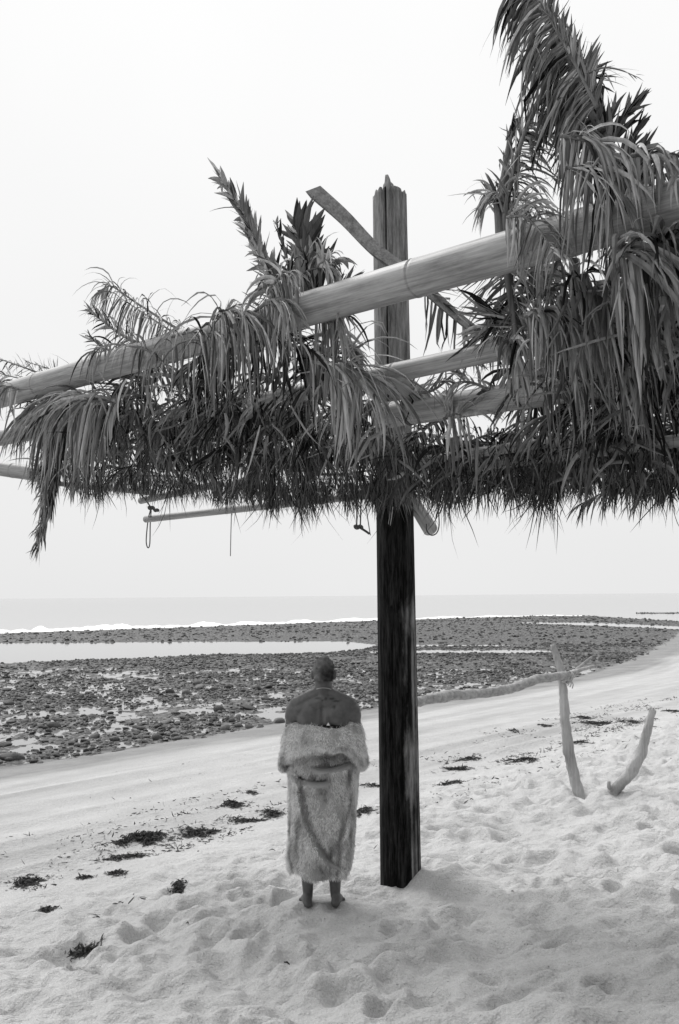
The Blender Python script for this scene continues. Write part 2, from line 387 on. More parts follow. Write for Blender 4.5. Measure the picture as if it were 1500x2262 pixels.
ground = mesh('beach', np.stack([X, Y, Z], -1).reshape(-1, 3), Q, M_ground, attrs={'wet': np.clip(wetv, 0, 1).ravel(), 'flat': flatv.ravel()})
tag(ground, kind='structure')

# water: the tide pools landward of the outer gravel bank, the sea beyond it
MID = [(-3200, 1460), (-1500, 1433), (0, 1409), (500, 1398), (840, 1390), (1000, 1371), (1150, 1367), (1300, 1367), (1500, 1378), (2600, 1418), (4200, 1500)]
m0 = np.array([on_z(px, py, SEA) for px, py in MID])
near = m0.copy(); near[:, :2] *= (9.0 / np.maximum(m0[:, 1:2], 1)); far = m0.copy(); far[:, :2] *= (12000 / np.linalg.norm(m0[:, :2], axis=1, keepdims=True))
n = len(m0); ii = np.arange(n - 1); Qs = np.stack([ii, ii + 1, n + ii + 1, n + ii], 1)
tag(mesh('tide_pool', np.concatenate([near, m0]), Qs, M_pool, smooth=False), kind='structure')
tag(mesh('sea', np.concatenate([m0, far]), Qs, M_sea, smooth=False), kind='structure')
# line of foam where the sea washes up the outer bank
fp = np.linspace(-300, 1290, 500); top, bot = [], []
for q in fp:
    e = float(I(q, SEAEDGE)); th = np.interp(q, [-300, 0, 450, 850, 1300], [13, 11, 6.5, 3.6, 2.0]) * max(.15, 1.0 + 2.4 * float(fbm(q / 45.0, 2.0, 3, 4)))
    top.append(on_z(q, e - th, SEA + 0.05)); bot.append(on_z(q, e + 0.6 + 1.5 * float(fbm(q / 25.0, 5.0, 4, 2)), SEA + 0.03))
V = np.concatenate([np.array(bot), (np.array(bot) + np.array(top)) / 2 + [0, 0, 0.05], np.array(top)]); n = len(fp); ii = np.arange(n - 1)
Qs = np.concatenate([np.stack([ii, ii + 1, n + ii + 1, n + ii], 1), np.stack([n + ii, n + ii + 1, 2 * n + ii + 1, 2 * n + ii], 1)])
tag(mesh('surf_foam', V, Qs, M_foam), 'thin white line of surf along the far gravel bank', kind='stuff')

# ------------------------------------------------------------------ rocks on the tidal flat
def ico(sub):
    bm = bmesh.new(); bmesh.ops.create_icosphere(bm, subdivisions=sub, radius=1); V = np.array([v.co[:] for v in bm.verts])
    Fc = np.array([[v.index for v in f.verts] for f in bm.faces]); bm.free(); return V, Fc
def rock_shapes(sub, n):
    V0, F0 = ico(sub); out = []
    for k in range(n):
        d = nrm(rng.normal(size=(7, 3))); c = rng.uniform(0.55, 0.9, 7); V = V0.copy()
        for a, b in zip(d, c):                                      # planar chips off a ball
            t = V @ a; V = V - np.outer(np.maximum(t - b, 0), a)
        V = V * (1 + 0.12 * (rng.random((len(V), 1)) - 0.5)); out.append((V, F0))
    return out
R1, R2, R0 = rock_shapes(2, 6), rock_shapes(2, 8), rock_shapes(1, 8)
cand = []
rr = np.random.default_rng(5)
def sample_rocks(n, y0, y1, smin, smax):
    y = np.sqrt(rr.uniform(y0 ** 2, y1 ** 2, n)); px = rr.uniform(-500, 2000, n); x = (px - 750) / FPX * y
    s, w = shore(x, y); ok = (s > 16.3 + 0.5 * (rr.random(n) - .5))
    h = flat_h(x, y)
    clump = fbm(x * 0.55, y * 0.40, 71, 3)
    ok &= (h > -0.035) & (rr.random(n) < np.clip(0.62 + 2.6 * clump, 0.08, 1))
    x, y, h = x[ok], y[ok], h[ok]; sz = smin + (smax - smin) * rr.random(len(x)) ** 2.8
    return np.stack([x, y, SEA + h, sz], 1)
A_ = sample_rocks(44000, 14, 36, 0.022, 0.085)
A2 = sample_rocks(700, 14, 36, 0.09, 0.20)
B_ = sample_rocks(46000, 36, 62, 0.035, 0.11)
C_ = sample_rocks(26000, 60, 160, 0.06, 0.19)
allr = np.concatenate([A_, A2, B_, C_])
big = allr[:, 3] / allr[:, 1]; pxs, pys = proj(allr[:, :3]); vis = (pxs > -20) & (pxs < 1520)
order = np.argsort(-np.where(vis, big, 0)); sel = set(order[:285].tolist())
def rot(a, b, c):
    ca, sa, cb, sb, cc, sn = math.cos(a), math.sin(a), math.cos(b), math.sin(b), math.cos(c), math.sin(c)
    return np.array([[cc, -sn, 0], [sn, cc, 0], [0, 0, 1]]) @ np.array([[1, 0, 0], [0, ca, -sa], [0, sa, ca]]) @ np.array([[cb, 0, sb], [0, 1, 0], [-sb, 0, cb]])
bulk = []; tones = []; protos = {}
for q in range(len(allr)):
    x, y, z, sz = allr[q]
    if q in sel:
        kk = q % len(R1); tb = (q // 7) % 3
        if (kk, tb) not in protos:
            o = mesh('rock', R1[kk][0], R1[kk][1], M_rock, attrs={'tone': np.full(len(R1[kk][0]), (0.12, 0.4, 0.85)[tb])}); protos[(kk, tb)] = o
        else:
            o = protos[(kk, tb)].copy(); COL.objects.link(o)
        o.location = (x, y, z + sz * 0.18); o.scale = (sz * rr.uniform(0.9, 1.5), sz * rr.uniform(0.8, 1.2), sz * rr.uniform(0.38, 0.8)); o.rotation_euler = (rr.normal(0, .25), rr.normal(0, .25), rr.uniform(0, 6.28))
        tag(o, 'dark wet rock lying among others on the tidal flat beyond the sand', 'rock', 'rocks on the tidal flat near the sand')
    else:
        V, Fc = (R2 if sz / y > .0042 else R0)[q % 8]
        W = (V * [sz * rr.uniform(0.9, 1.5), sz * rr.uniform(0.8, 1.2), sz * rr.uniform(0.35, 0.75)]) @ rot(rr.normal(0, .25), rr.normal(0, .25), rr.uniform(0, 6.28)).T + [x, y, z + sz * 0.15]
        bulk.append((W, Fc)); tones.append(np.full(len(V), rr.random() ** 1.5))
V, Fs = join(bulk)
tag(mesh('reef_stones', V, Fs, M_rock, smooth=False, attrs={'tone': np.concatenate(tones)}), 'countless small dark stones covering the tidal flat and gravel banks', kind='stuff')

# ------------------------------------------------------------------ the palm shelter
U = np.array([-0.744, 0.668, 0.0]); VV = np.array([0.668, 0.744, 0.0]); PHI = math.radians(36)
A0 = at(885, 622, 5.6)
NRM = VV * math.sin(PHI) + np.array([0, 0, 1.0]) * math.cos(PHI); DOWN = VV * math.cos(PHI) - np.array([0, 0, 1.0]) * math.sin(PHI)
def onA(px, py, off=0.0): return on_plane(px, py, A0 + VV * off, VV)       # in the upright plane through the top pole
def onR(px, py, off=0.0): return on_plane(px, py, A0 + NRM * off, NRM)     # in the roof's slope
shelter = empty('palm_shelter', POST0)
tag(shelter, 'ragged open beach shelter of dry palm fronds over bamboo poles on one thick timber post', 'shelter')

# post
PT = at(861, 425, 7.6); nz, sg = 150, 56; V = []; tar_shade = []
rad0, rad1 = 88 / 2 / FPX * 7.6, 73 / 2 / FPX * 8.0
th = np.linspace(0, 2 * np.pi, sg, endpoint=False)
groove = fbm(th * 4.0, th * 0 + 3.0, 7, 4) * 0.10
crackA = np.zeros(sg)
for c_, d_, w_c in ((4.35, 0.16, 0.05), (5.1, 0.10, 0.05), (5.55, 0.13, 0.045), (4.0, .08, .04), (1.2, .1, .05), (2.6, .1, .05)):
    crackA = crackA + d_ * np.exp(-((th - c_) / w_c) ** 2)
toph = 0.16 * fbm(np.cos(th) * 3 + 9, np.sin(th) * 3 + 4, 3, 3) - 0.06 * np.abs(np.cos(th)) ** 6
for a in range(nz):
    t = a / (nz - 1); zc = POST0 * (1 - t) + PT * t; zc = zc - [0, 0, 0.25 * (1 - t)]
    r = rad0 * (1 - t) + rad1 * t
    cr = np.where(np.sin(th * 3 + t * 9) > -0.9, crackA, crackA * 0.3) * (0.6 + 0.8 * vnoise(th * 0 + t * 6, th * 2, 4))
    prof = r * (1 + groove * 0.6 - cr + 0.02 * fbm(th * 7, th * 0 + t * 30, 9, 3))
    prof = np.minimum(prof, r * 0.965 / np.maximum(np.abs(np.cos(th - 0.2)), 0.5))         # sawn flat on the sides
    ring = np.stack([zc[0] + prof * np.cos(th), zc[1] + prof * np.sin(th), np.full(sg, zc[2])], 1)
    if a == nz - 1: ring[:, 2] += toph
    V.append(ring); tar_shade.append(1.6 * np.clip(crackA * 5 - .12, 0, .8) + np.full(sg, 1 - sstep(2.6, 3.3, zc[2])) - np.exp(-((th - 5.5) / 0.62) ** 2) * (1.25 * vnoise(th * 7, th * 0 + zc[2] * 1.3, 71) - .12) * (1 - .75 * sstep(1.95, 2.25, zc[2])))  # dark for roof shade, stain and cracks; right side lightened as if lit
V = np.concatenate(V + [PT[None] - [0, 0, 0.06]]); tar_shade = np.concatenate(tar_shade + [np.zeros(1)])
i, j = np.meshgrid(np.arange(nz - 1), np.arange(sg), indexing='ij'); i = i.ravel(); j = j.ravel(); k = (j + 1) % sg
Q = np.stack([i * sg + j, i * sg + k, (i + 1) * sg + k, (i + 1) * sg + j], 1); j = np.arange(sg); k = (j + 1) % sg
Tt = np.stack([np.full(sg, nz * sg), (nz - 1) * sg + j, (nz - 1) * sg + k], 1)
post = mesh('post', V, [Q, Tt], M_post, shelter, attrs={'tar_shade': tar_shade})
post['label'] = 'thick dark timber post, cracked and splintered at the top'
def splinter(base, w, hgt, lean):
    pts = [base - np.array([0, 0, 0.1]), base + np.array([0.0, 0, hgt * 0.35]), base + np.array([lean * 0.5, 0, hgt * 0.7]), base + np.array([lean, 0, hgt])]
    return tube_arrays(smooth_path(pts, 8), np.array([1.0, 1.0, 0.97, 0.8, 0.55, 0.45, 0.42, 0.28]) * w, 7, True, (np.array([0, 1.0, 0]), 0.6), 0, 0.25)
b = PT - np.array([0.0, rad1 * 0.45, 0.0])
V, Fs = join([splinter(b + [-0.012, 0.03, -.03], 0.046, 0.16, -0.012), splinter(b + [-0.082, 0.05, -0.06], 0.036, 0.10, 0.01), splinter(b + [0.055, 0.05, -0.06], 0.062, 0.09, 0.0), splinter(b + [-0.035, 0.1, -0.02], 0.03, 0.08, 0.0)])
mesh('splintered_top', V, Fs, M_post, post, attrs={'tar_shade': np.zeros(len(V))})

# bamboo
def bamboo(p0, p1, d0, d1, pitch=0.75, phase=0.3, cracks=(), name='bamboo_pole', bend=0.0, nodes=None):
    p0, p1 = np.asarray(p0), np.asarray(p1); L = np.linalg.norm(p1 - p0); pos = []; rad = []
    base = np.linspace(0, L, max(8, int(L / 0.12))); nodes = np.asarray([np.dot(q - p0, nrm(p1 - p0)) for q in nodes]) if nodes is not None else np.arange(phase, L, pitch) + rng.normal(0, 0.05, len(np.arange(phase, L, pitch))); ts = list(base)
    for q in nodes: ts += [q - 0.03, q - 0.012, q - 0.004, q, q + 0.005, q + 0.014, q + 0.03]
    ts = np.unique(np.clip(ts, 0, L)); seg = 28; th = np.linspace(0, 2 * np.pi, seg, endpoint=False)
    T = nrm(p1 - p0); a = nrm(np.cross(T, [0, 0, 1.0])); b_ = np.cross(a, T); V = []; al = []; ro = []; ck = []
    for t in ts:
        f = 1.0
        for q in nodes:
            e = t - q; f += 0.045 * math.exp(-(e / 0.018) ** 2) - 0.10 * math.exp(-((e - 0.004) / 0.004) ** 2) + 0.012 * math.exp(-(e / 0.12) ** 2)
        r = (d0 + (d1 - d0) * t / L) / 2 * f; cr = np.zeros(seg)
        for (c0, c1, ca) in cracks:
            if c0 * L < t < c1 * L: cr = np.maximum(cr, np.exp(-((th - ca - 0.05 * math.sin(t * 3)) / 0.10) ** 2))
        rr_ = r * (1 - 0.08 * cr)
        c = p0 + T * t + np.array([0, 0, -bend]) * 4 * (t / L) * (1 - t / L)
        V.append(c + np.outer(np.cos(th) * rr_, a) + np.outer(np.sin(th) * rr_, b_)); al.append(np.full(seg, t)); ro.append(np.abs(th / np.pi - 1)); ck.append(cr)
    n = len(ts)
    # hollow cut ends
    for c_, s_ in ((0, 1), (n - 1, -1)):
        cc = V[c_].mean(0); V.append(cc + (V[c_] - cc) * 0.8); V.append(cc + (V[c_] - cc) * 0.78 + T * 0.1 * s_)
        for _ in range(2): al.append(al[c_]); ro.append(ro[c_])
        ck += [np.zeros(seg) + 0.2, np.ones(seg)]
    V = np.concatenate(V); i, j = np.meshgrid(np.arange(n - 1), np.arange(seg), indexing='ij'); i = i.ravel(); j = j.ravel(); k = (j + 1) % seg
    q1 = np.stack([i * seg + j, i * seg + k, (i + 1) * seg + k, (i + 1) * seg + j], 1); j = np.arange(seg); k = (j + 1) % seg
    def band(x, y, fl): q = np.stack([x * seg + j, x * seg + k, y * seg + k, y * seg + j], 1); return q[:, ::-1] if fl else q
    Qb = np.concatenate([q1, band(0, n, True), band(n, n + 1, True), band(n - 1, n + 2, False), band(n + 2, n + 3, False)])
    return mesh(name, V, Qb, M_bam, shelter, attrs={'along': np.concatenate(al), 'round': np.concatenate(ro), 'crack': np.concatenate(ck)})
def dia(p, px): return px / FPX * np.dot(np.asarray(p) - CAM, _f)
def pole(a, b, wa, wb, plane=onR, off=0.0, **kw):
    p, q = plane(a[0], a[1], off), plane(b[0], b[1], off); return bamboo(p, q, dia(p, wa), dia(q, wb), **kw)
pA = pole((-160, 921), (1700, 392), 46, 112, onA, 0, nodes=[onA(90, 845), onA(378, 762), onA(640, 690), onA(920, 612), onA(1262, 510)], cracks=((0.0, 0.30, 2.2), (0.30, 0.52, 2.9), (0.46, 0.66, 2.65), (0.72, 0.9, 2.2), (0.56, 0.63, 3.6)))
pA['label'] = 'thickest bamboo pole, topmost on the roof, with long splits'
pB = pole((560, 891), (1680, 648), 38, 56, pitch=0.9, phase=0.5, cracks=((0.35, 0.6, 2.2),))
pC = pole((838, 920), (1680, 795), 56, 72, pitch=1.1, phase=0.13, cracks=((0.0, 0.5, 2.3),))
pole((930, 1018), (1320, 961), 21, 26, pitch=0.8, off=-.07)
pole((1040, 1030), (1680, 952), 26, 32, pitch=0.8, off=-0.09)
pole((322, 1147), (860, 1088), 15, 18, pitch=0.9, cracks=((0, 1, 2.0),))
pole((-120, 990), (210, 930), 32, 36, pitch=0.8)
pole((-140, 1016), (120, 1052), 30, 33, pitch=0.9, off=0.06)
pole((110, 1066), (340, 1088), 12, 14, pitch=0.7, off=0.05)
pole((311, 1106), (480, 1070), 15, 16, pitch=0.7, off=0.03)
pole((868, 826), (950, 900), 42, 46, pitch=0.9, phase=0.6, off=0.10)
pole((870, 1040), (951, 1170), 26, 33, pitch=0.9, phase=0.8, off=0.08)
def tie(parent, c, axis, r, turns=5, mat=None):
    axis = nrm(axis); e1 = nrm(np.cross(axis, [0, 0, 1.0])); e2 = np.cross(axis, e1); a = np.linspace(0, 2 * np.pi * turns, 20 * turns)
    P = c + np.outer(np.cos(a) * (r + .004), e1) + np.outer(np.sin(a) * (r + .004), e2) + np.outer(np.linspace(-.5, .5, len(a)) * .012 * turns + .006 * np.sin(a * .37), axis)
    tail = [P[-1], P[-1] + [0.02, -.02, -.05], P[-1] + [0.01, -.02, -.13]]
    V, Fs = join([tube_arrays(P, .007, 6), tube_arrays(smooth_path(tail, 8), .006, 6)]); mesh('rope_tie', V, Fs, mat or M_rope, parent)
for pl_, px, py, fn_, w_px in ((pB, 1124, 760, onR, 47), (pB, 700, 857, onR, 40), (pA, 22, 866, onA, 52), (pC, 905, 908, onR, 58), (pC, 1150, 865, onR, 64)):
    c_ = fn_(px, py, 0); tie(pl_, c_, U, dia(c_, w_px) / 2, 6 if px == 1124 else 3)
for px, py in ((250, 845), (1260, 560), (1480, 500)):               # rafters on top of the poles, under the thatch
    p = onR(px, py, 0.10); bamboo(p + DOWN * 0.05, onR(px + 20, 1035, .1), 0.06, 0.06, 0.7)
p = onR(905, 640, 0.2); 

# fronds
def ribbons(P, D, L, W, droop, seg=6, roll=0.5, jit=0.25, kink=0.0, hint=None):
    """Leaflets as tapering folded ribbons. P base, D first direction, bending down under their weight."""
    n = len(P); d = nrm(D); p = P.copy(); ring = [p.copy()]; dirs = [d.copy()]
    sway = rng.normal(size=(n, 3)) * jit
    kk = np.where(rng.random(n) < kink, rng.integers(1, seg, n), -1)
    for k in range(seg):
        d = np.where((kk == k)[:, None], nrm(d * .35 + np.array([0, 0, -.8]) + rng.normal(size=(n, 3)) * .45), d)
        p = p + d * (L / seg)[:, None]; ring.append(p.copy())
        d = nrm(d + np.outer(droop / seg, [0, 0, -1]) + sway / seg + rng.normal(size=(n, 3)) * 0.055); dirs.append(d.copy())
    h = np.broadcast_to(np.array([0.25, -1.0, 0.1]) if hint is None else hint, (n, 3)) + rng.normal(size=(n, 3)) * roll
    prof = np.interp(np.linspace(0, 1, seg + 1), [0, 0.12, 0.4, 0.7, 1], [0.55, 0.95, 1.0, 0.72, 0.06])
    V = np.zeros((n, seg + 1, 3, 3))
    for k in range(seg + 1):
        side = nrm(np.cross(dirs[k], h)); up = nrm(np.cross(side, dirs[k])); w = (W * prof[k] * 0.5)[:, None]
        V[:, k, 0] = ring[k] - side * w; V[:, k, 1] = ring[k] + up * w * 0.35; V[:, k, 2] = ring[k] + side * w
    base = (np.arange(n) * (seg + 1) * 3)[:, None]; fs = []
    for k in range(seg):
        for c in range(2):
            a = 3 * k + c; fs.append(base + np.array([a, a + 1, a + 4, a + 3]))
    return V.reshape(-1, 3), np.stack(fs, 1).reshape(-1, 4), (seg + 1) * 3
FR = []
def frond(path, n=50, L=0.4, W=0.022, ang=(50, 50), droop=1.0, prof=(0.7, 1, 0.5), start=0.08, rib=0.012, tone=0.5, sides=(1, 1), Lside=(1, 1), dside=(1, 1),
          Nh=None, jit=0.3, roll=0.5, seg=6, ribflat=None, miss=0.12, tv=0.22, ribend=0.25, fall=None, frays=True, brk=0.18, ribseg=7):
    """One palm leaf: midrib along `path`, leaflets on both sides."""
    W = W * .92; n = int(n * .95); jit = jit * .8; roll = roll * 1.6; tv = tv * 1.2
    P = smooth_path(path, 40); T = nrm(np.gradient(P, axis=0)); nh = NRM if Nh is None else nrm(Nh)
    Vs, Fs, Ts, off = [], [], [], 0
    for sd, use, ls, ds, an in ((-1, sides[0], Lside[0], dside[0], ang[0]), (1, sides[1], Lside[1], dside[1], ang[1])):
        if not use: continue
        t = np.linspace(start, 1, n) + rng.normal(0, 0.3 / n, n); t = np.clip(t, start, 1)[rng.random(n) > miss]; q = t * 39; i = np.minimum(q.astype(int), 38); f = (q - i)[:, None]
        B = P[i] * (1 - f) + P[i + 1] * f; TT = T[i]; S = nrm(np.cross(TT, nh)) * sd
        a = np.radians(an + rng.normal(0, 7, len(t)) - 22 * t ** 3)
        fl = (0.9 if droop > 1.9 else 0.0) if fall is None else fall
        fl = fl + (.7 if (ds > 1.45 and fall is None) else 0.0)
        D = TT * np.cos(a)[:, None] + S * np.sin(a)[:, None] + nh * 0.15 + rng.normal(size=(len(t), 3)) * 0.08 - np.array([0, 0, fl])
        LL = L * ls * np.interp(t, [start, 0.45, 1], prof) * rng.uniform(0.72, 1.15, len(t)); LL = np.where(rng.random(len(t)) < 0.22, LL * rng.uniform(.3, .7, len(t)), LL)
        dr = droop * ds * rng.uniform(0.6, 1.35, len(t))
        WW = W * rng.uniform(0.5, 1.25, len(t))
        if frays:                                                   # split strips and loose fibres beside the leaflets
            q = rng.random(len(t)) < .5; m = int(q.sum())
            B = np.concatenate([B, B[q] + rng.normal(size=(m, 3)) * .006]); D = np.concatenate([D, D[q] + rng.normal(size=(m, 3)) * .22]); LL = np.concatenate([LL, LL[q] * rng.uniform(.5, 1.12, m)])
            WW = np.concatenate([WW, W * rng.uniform(.12, .38, m)]); dr = np.concatenate([dr, dr[q] * rng.uniform(.6, 1.6, m)]); t = np.concatenate([t, t[q]])
        V, Fq, per = ribbons(B, D, LL, WW, dr, seg, roll, jit, brk)
        tn = np.clip(tone * 1.12 - .03 + rng.normal(0, tv, len(t)) + .3 * (rng.random(len(t)) < .22), 0.0, 1); tn = np.repeat(tn, per) * np.tile(np.repeat(np.linspace(1.0, 0.8, seg + 1), 3), len(t))
        Vs.append(V); Fs.append(Fq + off); Ts.append(tn); off += len(V)
    o = mesh('palm_frond', np.concatenate(Vs), np.concatenate(Fs), M_leaf, shelter, smooth=False, attrs={'tone': np.concatenate(Ts)})
    V, Fq = tube_arrays(P, np.linspace(rib, rib * ribend, 40), ribseg, True, ribflat); mesh('midrib', V, Fq, M_rib, o, smooth=ribseg > 4)
    FR.append(o); return o
def A(*pts, off=0.1): return [onA(p[0], p[1], p[2] if len(p) > 2 else off) for p in pts]
def R(*pts, off=-0.08): return [onR(p[0], p[1], p[2] if len(p) > 2 else off) for p in pts]
NA = NAX = VV + np.array([0, 0, 0.1])     # leaf planes that face the camera's side
# -- the tall fronds at the right
frond(A((1398, 450), (1373, 410), (1335, 300), (1292, 233), off=.14), 46, .42, .030, (28, 62), .9, (1, 1, .8), 0.05, .030, .22, Lside=(.68, 1.0), dside=(.1, 2.4), Nh=NA, ribend=.7)
frond(A((1330, 290), (1292, 225), (1266, 150), (1212, 60), (1150, -50), off=.10), 84, .40, .026, (24, 50), .9, (.9, 1.05, .8), .02, .022, .2, Lside=(.62, 1.15), dside=(.1, 3.0), Nh=NA, tv=.15)
frond(A((1320, 240), (1275, 150), (1225, 60), (1165, -50), off=.0), 70, .40, .024, (20, 46), .9, (.9, 1.05, .8), .02, .012, .38, Lside=(.5, 1.2), dside=(.1, 3.2), Nh=NA, tv=.15)
frond(A((1345, 330), (1300, 235), (1255, 130), (1200, 30), (1170, -40), off=.2), 70, .34, .03, (22, 40), .4, (1, 1, .9), .0, .012, .1, Lside=(.7, 1), dside=(.1, 2.2), Nh=NA, tv=.1)
frond(A((1112, 530), (1116, 470), (1133, 383), (1150, 320), (1180, 246), (1222, 202), (1275, 170), (1312, 168), off=.12), 64, .30, .020, (55, 22), .8, (.9, 1.1, .8), .05, .018, .3, Lside=(1.05, .75), dside=(1.5, .25), Nh=NAX)
frond(A((1118, 525), (1135, 440), (1150, 330), (1165, 280), off=.2), 30, .26, .026, (50, 25), 1.0, (1, 1, .7), .0, .012, .42, sides=(1, 1), Lside=(1.1, .7), dside=(1.6, .2), Nh=NAX)
frond(A((1112, 470), (1095, 425), (1070, 430), off=.05), 16, .26, .017, (40, 60), 1.3, (1, 1, .8), .2, .007, .5, Nh=NA)
frond(A((1105, 530), (1098, 470), (1090, 440), off=.1), 8, .2, .03, (12, 12), .2, (1, 1, .8), .2, .028, .15, Nh=NA)
frond(A((1112, 525), (1110, 430), (1122, 330), (1133, 290), off=.17), 18, .16, .035, (10, 12), .0, (1, 1, .8), .1, .03, .12, Nh=NA)
frond(A((1345, 330), (1375, 270), (1390, 245), off=.2), 12, .2, .035, (14, 10), .0, (1, 1, .8), .1, .016, .14, Nh=NA)
for k_, (x0, y0, x1, y1) in enumerate(((1300, 300, 1310, 225), (1330, 330, 1350, 250), (1365, 380, 1405, 290), (1385, 420, 1420, 330), (1395, 430, 1430, 360))):
    frond(A((x0, y0), ((x0 + x1) / 2, (y0 + y1) / 2), (x1, y1), off=.16), 9, .17, .03, (12, 14), .1, (1, 1, .7), .0, .01, .12, Nh=NA, tv=.1)
# thin arching strands near the top right
frond(A((1290, 165), (1330, 150), (1370, 155), (1412, 172), off=0), 5, .16, .008, (20, 20), .5, (1, 1, .5), .0, .006, .6, Nh=NA)
# -- leaves folded over the top pole at the right
frond(A((1395, 345), (1440, 338), (1500, 345), (1570, 350), off=-.10), 18, .30, .034, (75, 75), 2.8, (1, 1, 1), .0, .014, .6, Nh=-VV)
frond(A((1430, 360), (1470, 345), (1560, 335), off=-.12), 14, .26, .032, (70, 80), 2.6, (1, 1, 1), .0, .012, .66, Nh=-VV)
frond(A((1400, 420), (1440, 395), (1560, 360), off=.15), 24, .32, .032, (70, 80), 2.4, (1, 1, 1), .0, .012, .2, Nh=-VV)
frond(A((1240, 300), (1290, 310), (1340, 330), (1370, 380), off=-.13), 24, .50, .024, (75, 75), 2.8, (1, 1, 1), .0, .012, .42, Nh=-VV)
frond(A((1250, 370), (1300, 380), (1350, 420), off=-.15), 20, .48, .024, (75, 75), 2.8, (1, 1, 1), .0, .010, .40, Nh=-VV)
frond(A((1250, 250), (1290, 290), (1320, 340), off=.05), 20, .42, .020, (70, 70), 2.6, (1, 1, 1), .0, .010, .32, Nh=-VV)
frond(A((1120, 480), (1160, 480), (1200, 520), (1225, 560), off=-.13), 36, .32, .015, (50, 65), 1.9, (1, 1, .7), .0, .009, .48, Nh=-VV)
frond(A((1125, 470), (1150, 440), (1190, 470), (1215, 540), off=-.05), 32, .30, .015, (50, 65), 1.6, (1, 1, .7), .0, .009, .36, Nh=-VV)
# -- frond leaning through behind the top pole, and its side leaves
frond(A((1118, 560), (1128, 640), (1142, 745), off=.35), 40, .32, .020, (50, 60), .9, (1, 1, .7), .0, .030, .3, Lside=(1, 1.2), Nh=-VV, ribend=.7)
frond(A((1150, 570), (1210, 620), (1260, 680), off=.45), 30, .3, .024, (35, 40), .6, (1, 1, .7), .0, .012, .42, Nh=-VV)
frond(A((1250, 600), (1180, 640), (1120, 700), (1060, 740), off=.5), 34, .34, .026, (30, 40), .7, (1, 1, .7), .0, .012, .36, Nh=-VV)
frond(R((1230, 735), (1150, 715), (1080, 690), off=.02), 22, .3, .024, (14, 18), .15, (1, 1, .8), .0, .012, .38, Nh=-VV)
# -- big leaf stalk from upper left, behind the pole, with hanging leaflets beyond it
stalk = frond(A((697, 424), (760, 480), (830, 552), (905, 606), (960, 655), (1030, 715), (1100, 765), off=.85), 30, .42, .022, (24, 55), .5, (.9, 1.05, .6), .60, .098, .26, Lside=(.9, 1.0), dside=(.2, 1.6), Nh=-VV, ribflat=(nrm(np.array([.25, -.9, .36])), 0.28), ribend=.42, ribseg=4)
stalk['label'] = 'wide bare leaf stalk crossing in front of the post'
# -- middle group above the pole
frond(A((620, 640), (575, 545), (535, 465), (490, 396), off=.12), 60, .26, .036, (20, 25), .2, (1, 1, .9), .0, .010, .42, Lside=(.8, 1.2), dside=(.1, 1.3), Nh=NA, jit=.1, brk=.03)
frond(A((625, 690), (590, 600), (550, 520), off=.06), 44, .26, .034, (16, 26), .3, (1, 1, .8), .0, .008, .5, Lside=(.5, 1.1), dside=(.2, 1.4), Nh=NA, jit=.1, brk=.05)
frond(A((690, 670), (678, 590), (664, 530), (655, 500), off=.16), 26, .31, .066, (40, 40), .05, (1.1, 1, .6), .1, .016, .16, Nh=NA, jit=.06, tv=.08, miss=.0, frays=False, brk=0, roll=.3)
frond(A((700, 660), (684, 600), (668, 545), off=.15), 22, .27, .064, (36, 32), .0, (1.1, 1, .7), .1, .012, .18, Nh=NA, jit=.06, tv=.08, miss=0, frays=False, brk=0, roll=.3)
frond(A((640, 600), (625, 545), (610, 495), off=.15), 8, .13, .03, (12, 12), .0, (1, 1, .8), .2, .01, .15, Nh=NA)
frond(A((600, 660), (640, 620), (690, 595), (742, 590), off=.02), 40, .27, .040, (70, 65), 1.9, (1, 1, .8), .0, .014, .34, Nh=-VV)
frond(A((590, 650), (620, 610), (650, 600), off=-.1), 30, .30, .030, (70, 65), 2.2, (1, 1, .8), .0, .012, .55, Nh=-VV)
frond(A((700, 590), (722, 575), (735, 600), off=-.02), 16, .22, .03, (60, 50), 1.8, (1, 1, .8), .0, .010, .58, Nh=-VV)
frond(A((725, 655), (760, 628), (785, 612), off=.12), 14, .13, .026, (22, 22), .1, (1.2, 1, .6), .0, .01, .2, Nh=NA)
frond(A((590, 700), (560, 690), (520, 705), off=.1), 14, .2, .02, (30, 30), .8, (1, 1, .6), .0, .008, .45, Nh=NA)
# leaves folded over the pole around the middle
for k_, (x0, y0, x1, y1, off, L_, tn) in enumerate(((470, 705, 550, 690, -.12, .62, .42), (490, 690, 540, 700, -.15, .66, .5), (560, 690, 620, 665, -.12, .5, .45), (600, 660, 640, 690, -.12, .36, .5),
                                                    (540, 700, 690, 775, -.05, .48, .3), (380, 745, 470, 735, -.10, .6, .4), (440, 760, 500, 730, -.12, .62, .36))):
    frond(A((x0, y0), ((x0 + x1) / 2, (y0 + y1) / 2 - 6), (x1, y1), off=off), 15, L_, .022, (75, 75), 2.8, (1, 1, .9), .0, .012, tn, Nh=-VV)
frond(A((470, 700), (505, 685), (530, 690), off=-.1), 12, .10, .012, (25, 25), -.6, (1, 1, .8), .0, .006, .4, Nh=-VV)
